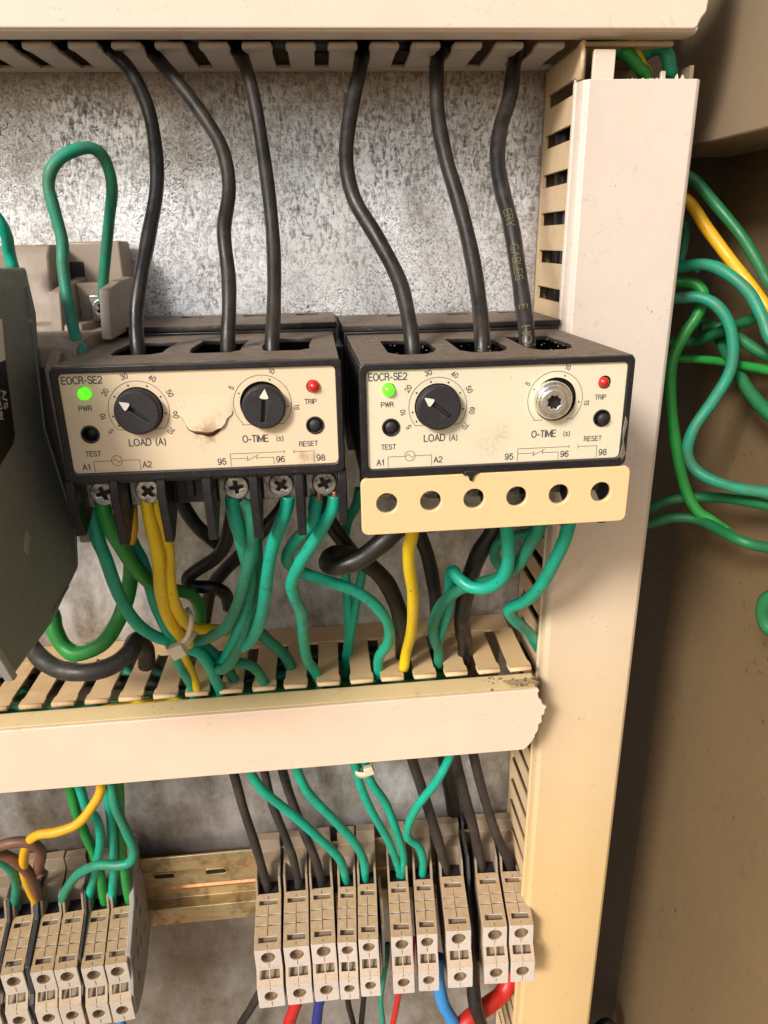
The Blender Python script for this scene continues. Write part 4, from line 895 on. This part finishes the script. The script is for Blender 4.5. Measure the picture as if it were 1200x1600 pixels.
# top right, inside the vertical duct
wx('green_wire', 'bright green wire entering the open top of the vertical duct', 'green', 19, [(966,76,36),(980,84,38),(998,106,38),(1010,132,36)], [(-16, -4, 8)], [(4, -4, -30)])
wx('yellow_wire', 'sliver of yellow wire between the green ones at the top of the vertical duct', 'yellow', 13, [(984,70,32),(994,80,34),(1006,104,33),(1014,125,30)], [(-6, -4, 12)], [(4, -4, -30)])
wx('green_wire', 'dark teal wire arching over into the top of the vertical duct', 'teal_d', 21, [(1004,84,32),(1018,76,34),(1034,76,36),(1044,90,38),(1047,110,38),(1048,130,36)], [(-10, -6, 2)], [(2, -4, -30)])
# right: loom going to the door
def rw(label, mat, width, pts, name='green_wire', **k): wx(name, label, mat, width, pts, [(-10, -3, 0)], [(3, 10, -2)])
rw('dark green wire running highest along the right edge of the photo', 'green_d', 17, [(1078,276,16),(1115,316,24),(1157,367,34),(1185,412,42),(1204,445,48)])
rw('amber yellow wire slanting down at the right edge of the photo', 'amber', 19, [(1072,312,14),(1105,358,24),(1147,414,36),(1180,456,44),(1204,486,50)], name='yellow_wire')
rw('pale teal wire arching broadly at the right edge under the yellow one', 'teal_d', 19, [(1058,418,20),(1096,413,28),(1129,423,36),(1168,455,46),(1190,494,54),(1206,532,60)])
rw('teal wire in a large S curve right of the vertical duct', 'teal_d', 18, [(1056,466,24),(1094,465,30),(1124,482,36),(1143,520,40),(1142,575,42),(1117,622,42),(1085,668,42),(1074,708,42),(1094,740,46),(1145,761,58),(1206,772,72)])
rw('bright green wire hanging down in a long bow right of the vertical duct', 'green', 18, [(1058,440,14),(1086,444,18),(1099,462,22),(1090,492,24),(1070,522,24),(1050,566,24),(1048,625,26),(1056,695,28),(1070,760,30),(1088,796,34),(1112,814,38)])
rw('dark green wire passing level right of the duct, lower pair upper one', 'green_d', 16, [(1008,796,16),(1050,781,22),(1110,777,32),(1160,782,54),(1206,792,68)])
rw('teal green wire passing level right of the duct, lowest one', 'green_d', 17, [(1008,820,22),(1052,809,28),(1096,814,36),(1142,838,58),(1175,851,66),(1206,858,74)])
rw('dark teal wire crossing behind the loops toward upper right', 'green_d', 17, [(1046,534,4),(1090,532,8),(1147,509,30),(1206,492,48)])
rw('dark green wire behind the loops, short upper one', 'green_d', 17, [(1130,512,10),(1152,526,30),(1176,543,38),(1206,560,46)])
rw('green wire low in the tangle behind the loops', 'green', 14, [(1062,560,2),(1110,563,12),(1160,571,34),(1206,580,50)])
rw('dark teal wire dropping to the right edge behind the loops', 'green_d', 20, [(1112,510,4),(1142,562,24),(1171,612,40),(1206,650,56)])
rw('dark wire touching the duct edge above the tangle', 'teal_d', 12, [(1070,350,2),(1069,385,4),(1066,412,6)])
wire('green_wire', 'dark green cable bend peeking in at the right edge below the loom', 'green_d', 22, [(1225,925,96),(1200,935,92),(1192,955,90),(1200,980,92),(1225,990,98)])

# lower part: wires into the right row of terminal blocks
EN = [(0, -1, -5)]
UPL = [(-4, 4, 22)]
def lw(name, label, mat, width, pts, up=UPL): wx(name, label, mat, width, pts, up, EN)
lw('black_wire', 'leftmost black wire below the duct, into the first block of the right row', 'grey', 14, [(364,1205,30),(380,1262,30),(399,1320,30),(409,1355,29),(418,1387,27)])
lw('black_wire', 'second black wire below the duct, behind the slanting teal wire', 'grey', 13, [(412,1202,22),(425,1255,24),(446,1308,26),(459,1345,27),(467,1384,27)])
lw('black_wire', 'third black wire below the duct, into the third block of the right row', 'grey', 14, [(440,1200,26),(454,1245,27),(477,1305,28),(494,1346,28),(503,1382,27)])
lw('green_wire', 'long slanting teal wire into the fourth block of the right row', 'teal', 14, [(388,1200,46),(412,1236,45),(460,1275,42),(500,1311,38),(531,1343,32),(540,1374,27)])
lw('green_wire', 'curved teal wire into the fifth block of the right row', 'teal', 14, [(461,1194,44),(481,1238,42),(522,1281,40),(555,1318,35),(569,1347,30),(570,1372,27)])
lw('green_wire', 'left teal wire of the tied pair below the duct', 'teal', 13, [(552,1186,46),(564,1229,43),(582,1270,39),(608,1316,33),(624,1360,27)])
lw('green_wire', 'right teal wire of the tied pair below the duct', 'teal', 13, [(568,1186,44),(580,1222,42),(603,1256,38),(619,1297,34),(630,1335,29),(628,1361,27)])
lw('green_wire', 'teal wire with a sharp kink into the seventh block of the right row', 'teal', 13, [(704,1178,46),(684,1218,46),(652,1260,42),(638,1290,38),(638,1309,35),(655,1324,32),(661,1345,29),(660,1364,27)], [(3, 3, 18)])
lw('black_wire', 'black wire into the eighth block of the right row', 'grey', 16, [(642,1180,28),(659,1232,28),(674,1279,28),(687,1322,28),(698,1366,27)])
lw('black_wire', 'black wire into the ninth block of the right row', 'grey', 16, [(710,1178,28),(728,1250,28),(741,1300,28),(752,1358,27)])
lw('black_wire', 'rightmost black wire below the duct, into the last block', 'grey', 15, [(738,1172,26),(755,1240,27),(774,1300,28),(788,1332,28),(797,1354,27)])
# leaving below the blocks
def bw(name, label, mat, width, pts): wx(name, label, mat, width, pts, [(1, -3, 10)], [(-1, 0, -14)])
bw('red_wire', 'red wire leaving below the second block of the right row', 'red', 19, [(466,1556,48),(459,1578,49),(450,1606,50)])
bw('blue_wire', 'navy blue wire leaving below the third block of the right row', 'navy', 16, [(501,1552,48),(497,1578,49),(494,1606,50)])
bw('black_wire', 'left thin black wire of the pair below the right row', 'black2', 9, [(542,1548,46),(545,1572,47),(553,1606,48)])
bw('black_wire', 'right thin black wire of the pair below the right row', 'black2', 9, [(569,1548,46),(567,1575,47),(564,1606,48)])
bw('green_wire', 'thin dark teal wire in the wide gap of the right row', 'teal_d', 8, [(604,1500,44),(599,1530,46),(595,1565,48),(599,1606,50)])
bw('red_wire', 'thin red wire leaving below the sixth block', 'red', 9, [(624,1545,50),(619,1575,50),(613,1606,50)])
bw('red_wire', 'thin red wire sliver between the sixth and seventh blocks', 'red', 4, [(646,1492,58),(645,1505,58),(645,1520,58)])
bw('blue_wire', 'thick light blue wire leaving beside the eighth block', 'blue', 20, [(684,1520,50),(687,1545,52),(694,1572,54),(712,1606,56)])
bw('black_cable', 'thick black cable hanging between the eighth and ninth blocks', 'black', 22, [(694,1178,8),(703,1230,6),(712,1290,3),(720,1330,8),(729,1385,26),(737,1460,44),(739,1530,50),(742,1566,54),(752,1606,56)])
bw('red_wire', 'thick red cable curving away under the last block', 'red', 26, [(796,1530,36),(785,1552,40),(764,1570,46),(742,1585,52),(722,1606,56)])
bw('black_wire', 'black wire passing behind the first block of the right row near the bottom', 'black', 13, [(408,1545,16),(394,1572,16),(374,1606,16)])
# left row
lw('green_wire', 'bright green wire down the middle of the left bundle', 'green', 15, [(107,1225,44),(119,1268,42),(135,1307,38),(153,1350,32),(162,1402,27)])
lw('green_wire', 'teal wire in the left bundle swinging right over the bright green one', 'teal', 14, [(122,1225,46),(134,1258,46),(152,1284,45),(157,1315,42),(150,1356,34),(139,1402,27)])
lw('yellow_wire', 'yellow wire crossing the left bundle in an S bend', 'amber', 15, [(158,1226,52),(143,1262,54),(120,1288,56),(88,1300,56),(58,1305,54),(41,1322,50),(37,1358,42),(47,1390,34),(60,1414,27)])
lw('green_wire', 'straight teal wire at the right of the left bundle', 'teal', 14, [(164,1220,42),(171,1262,40),(176,1311,38),(178,1360,32),(175,1404,27)])
lw('green_wire', 'teal wire looping back left to a block in the left row', 'teal_d', 15, [(171,1220,50),(180,1260,52),(198,1300,52),(209,1328,52),(204,1346,52),(186,1352,52),(152,1352,50),(122,1366,44),(104,1390,34),(98,1408,27)])
lw('green_wire', 'green wire nearest the end of the left row', 'green', 15, [(184,1218,36),(187,1290,34),(191,1337,31),(201,1400,27)])
lw('brown_wire', 'upper brown wire hooking over at the left edge', 'brown', 17, [(-20,1335,52),(0,1322,53),(26,1316,53),(50,1318,52),(64,1332,48),(60,1358,38)], [(-10, 0, -3)])
lw('brown_wire', 'lower brown wire sloping down at the left edge', 'brown', 17, [(-20,1330,46),(0,1334,46),(22,1344,45),(46,1366,40),(60,1402,28)], [(-10, 0, 1)])
lw('green_wire', 'short teal wire at the far left of the left row', 'teal_d', 15, [(-16,1338,44),(4,1347,42),(20,1362,38),(26,1384,32),(23,1412,27)], [(-8, 0, 2)])
bw('orange_wire', 'orange wire end under the left row', 'orange', 14, [(130,1590,48),(132,1600,49),(134,1612,50)])
bw('blue_wire', 'blue wire end under the last block of the left row', 'blue', 12, [(186,1586,48),(190,1598,49),(194,1612,50)])

wire('black_cable', 'bend of a black cable at the foot of the cabinet, bottom right', 'black2', 18, [(928,1632,-12),(936,1608,-8),(948,1600,-6),(958,1610,-8),(962,1632,-12)])
# ------------------------------------------------------------------ cable ties
def tie(c, axis, rx, ry, wd, label):
    """band round the bundle: centre c, axis direction, radii"""
    rt = empty('cable_tie', c, label, 'cable tie'); a = Vector(axis).normalized(); u = a.orthogonal().normalized(); v = a.cross(u); mb = MB(); n_ = 28; vs = []
    for k in range(n_):
        t_ = 2*math.pi*k/n_
        for (dr, da) in ((0, -wd/2), (.9, -wd/2), (.9, wd/2), (0, wd/2)):
            p = u*math.cos(t_)*(rx+dr) + v*math.sin(t_)*(ry+dr) + a*da; vs.append(p)
    mb.add(vs, [(k*4+j, ((k+1) % n_)*4+j, ((k+1) % n_)*4+(j+1) % 4, k*4+(j+1) % 4) for k in range(n_) for j in range(4)], True)
    mb.build('band', M['tie'], rt, bevel=0); return rt
c1 = at(283, 998, 78); t1 = tie(c1, (.6, -.1, -.8), 7.5, 6.2, 3.2, 'cream nylon cable tie gathering the yellow and teal wires under the left relay')
hd = MB().box(-3.4, 3.0, 6.2, 10.4, -3.8, 2.2); hd.build('head', M['tie'], t1, bevel=.6).rotation_euler = (0, R(-22), 0)
tl = MB().tube([(1, 7, 1), (5, 8, 6), (6.5, 5, 12), (4, 0, 14)], 1.1, 8); tl.build('tail', M['tie'], t1)
c2 = at(566, 1203, 45); t2 = tie(c2, (.15, 0, -1), 4.4, 3.2, 3.6, 'cream nylon cable tie round two teal wires just below the middle duct')
hd = MB().box(1.5, 6.5, 1.5, 5.0, -1.5, 3.6); hd.build('head', M['tie'], t2, bevel=.6).rotation_euler = (0, R(-18), 0)
# crusted grey-green dirt on the left blocks is part of their material; loose dust flakes on the relay tops are built here
fl = MB()
for k in range(160):
    x, d = random.uniform(104, 188), random.uniform(60, 122); s_ = random.uniform(.12, .35)
    fl.lathe((x, d, 37.0), [(s_, 0), (s_*.6, s_*.5), (.02, s_*.7)], 5, 'z')
o = fl.build('dust_flake', plastic('dust_flakes', (.34, .26, .17), .9, amount=.3)); tag(o, 'loose brown dust flakes on top of the right relay', 'dust', kind='stuff')
bpy.context.view_layer.update()
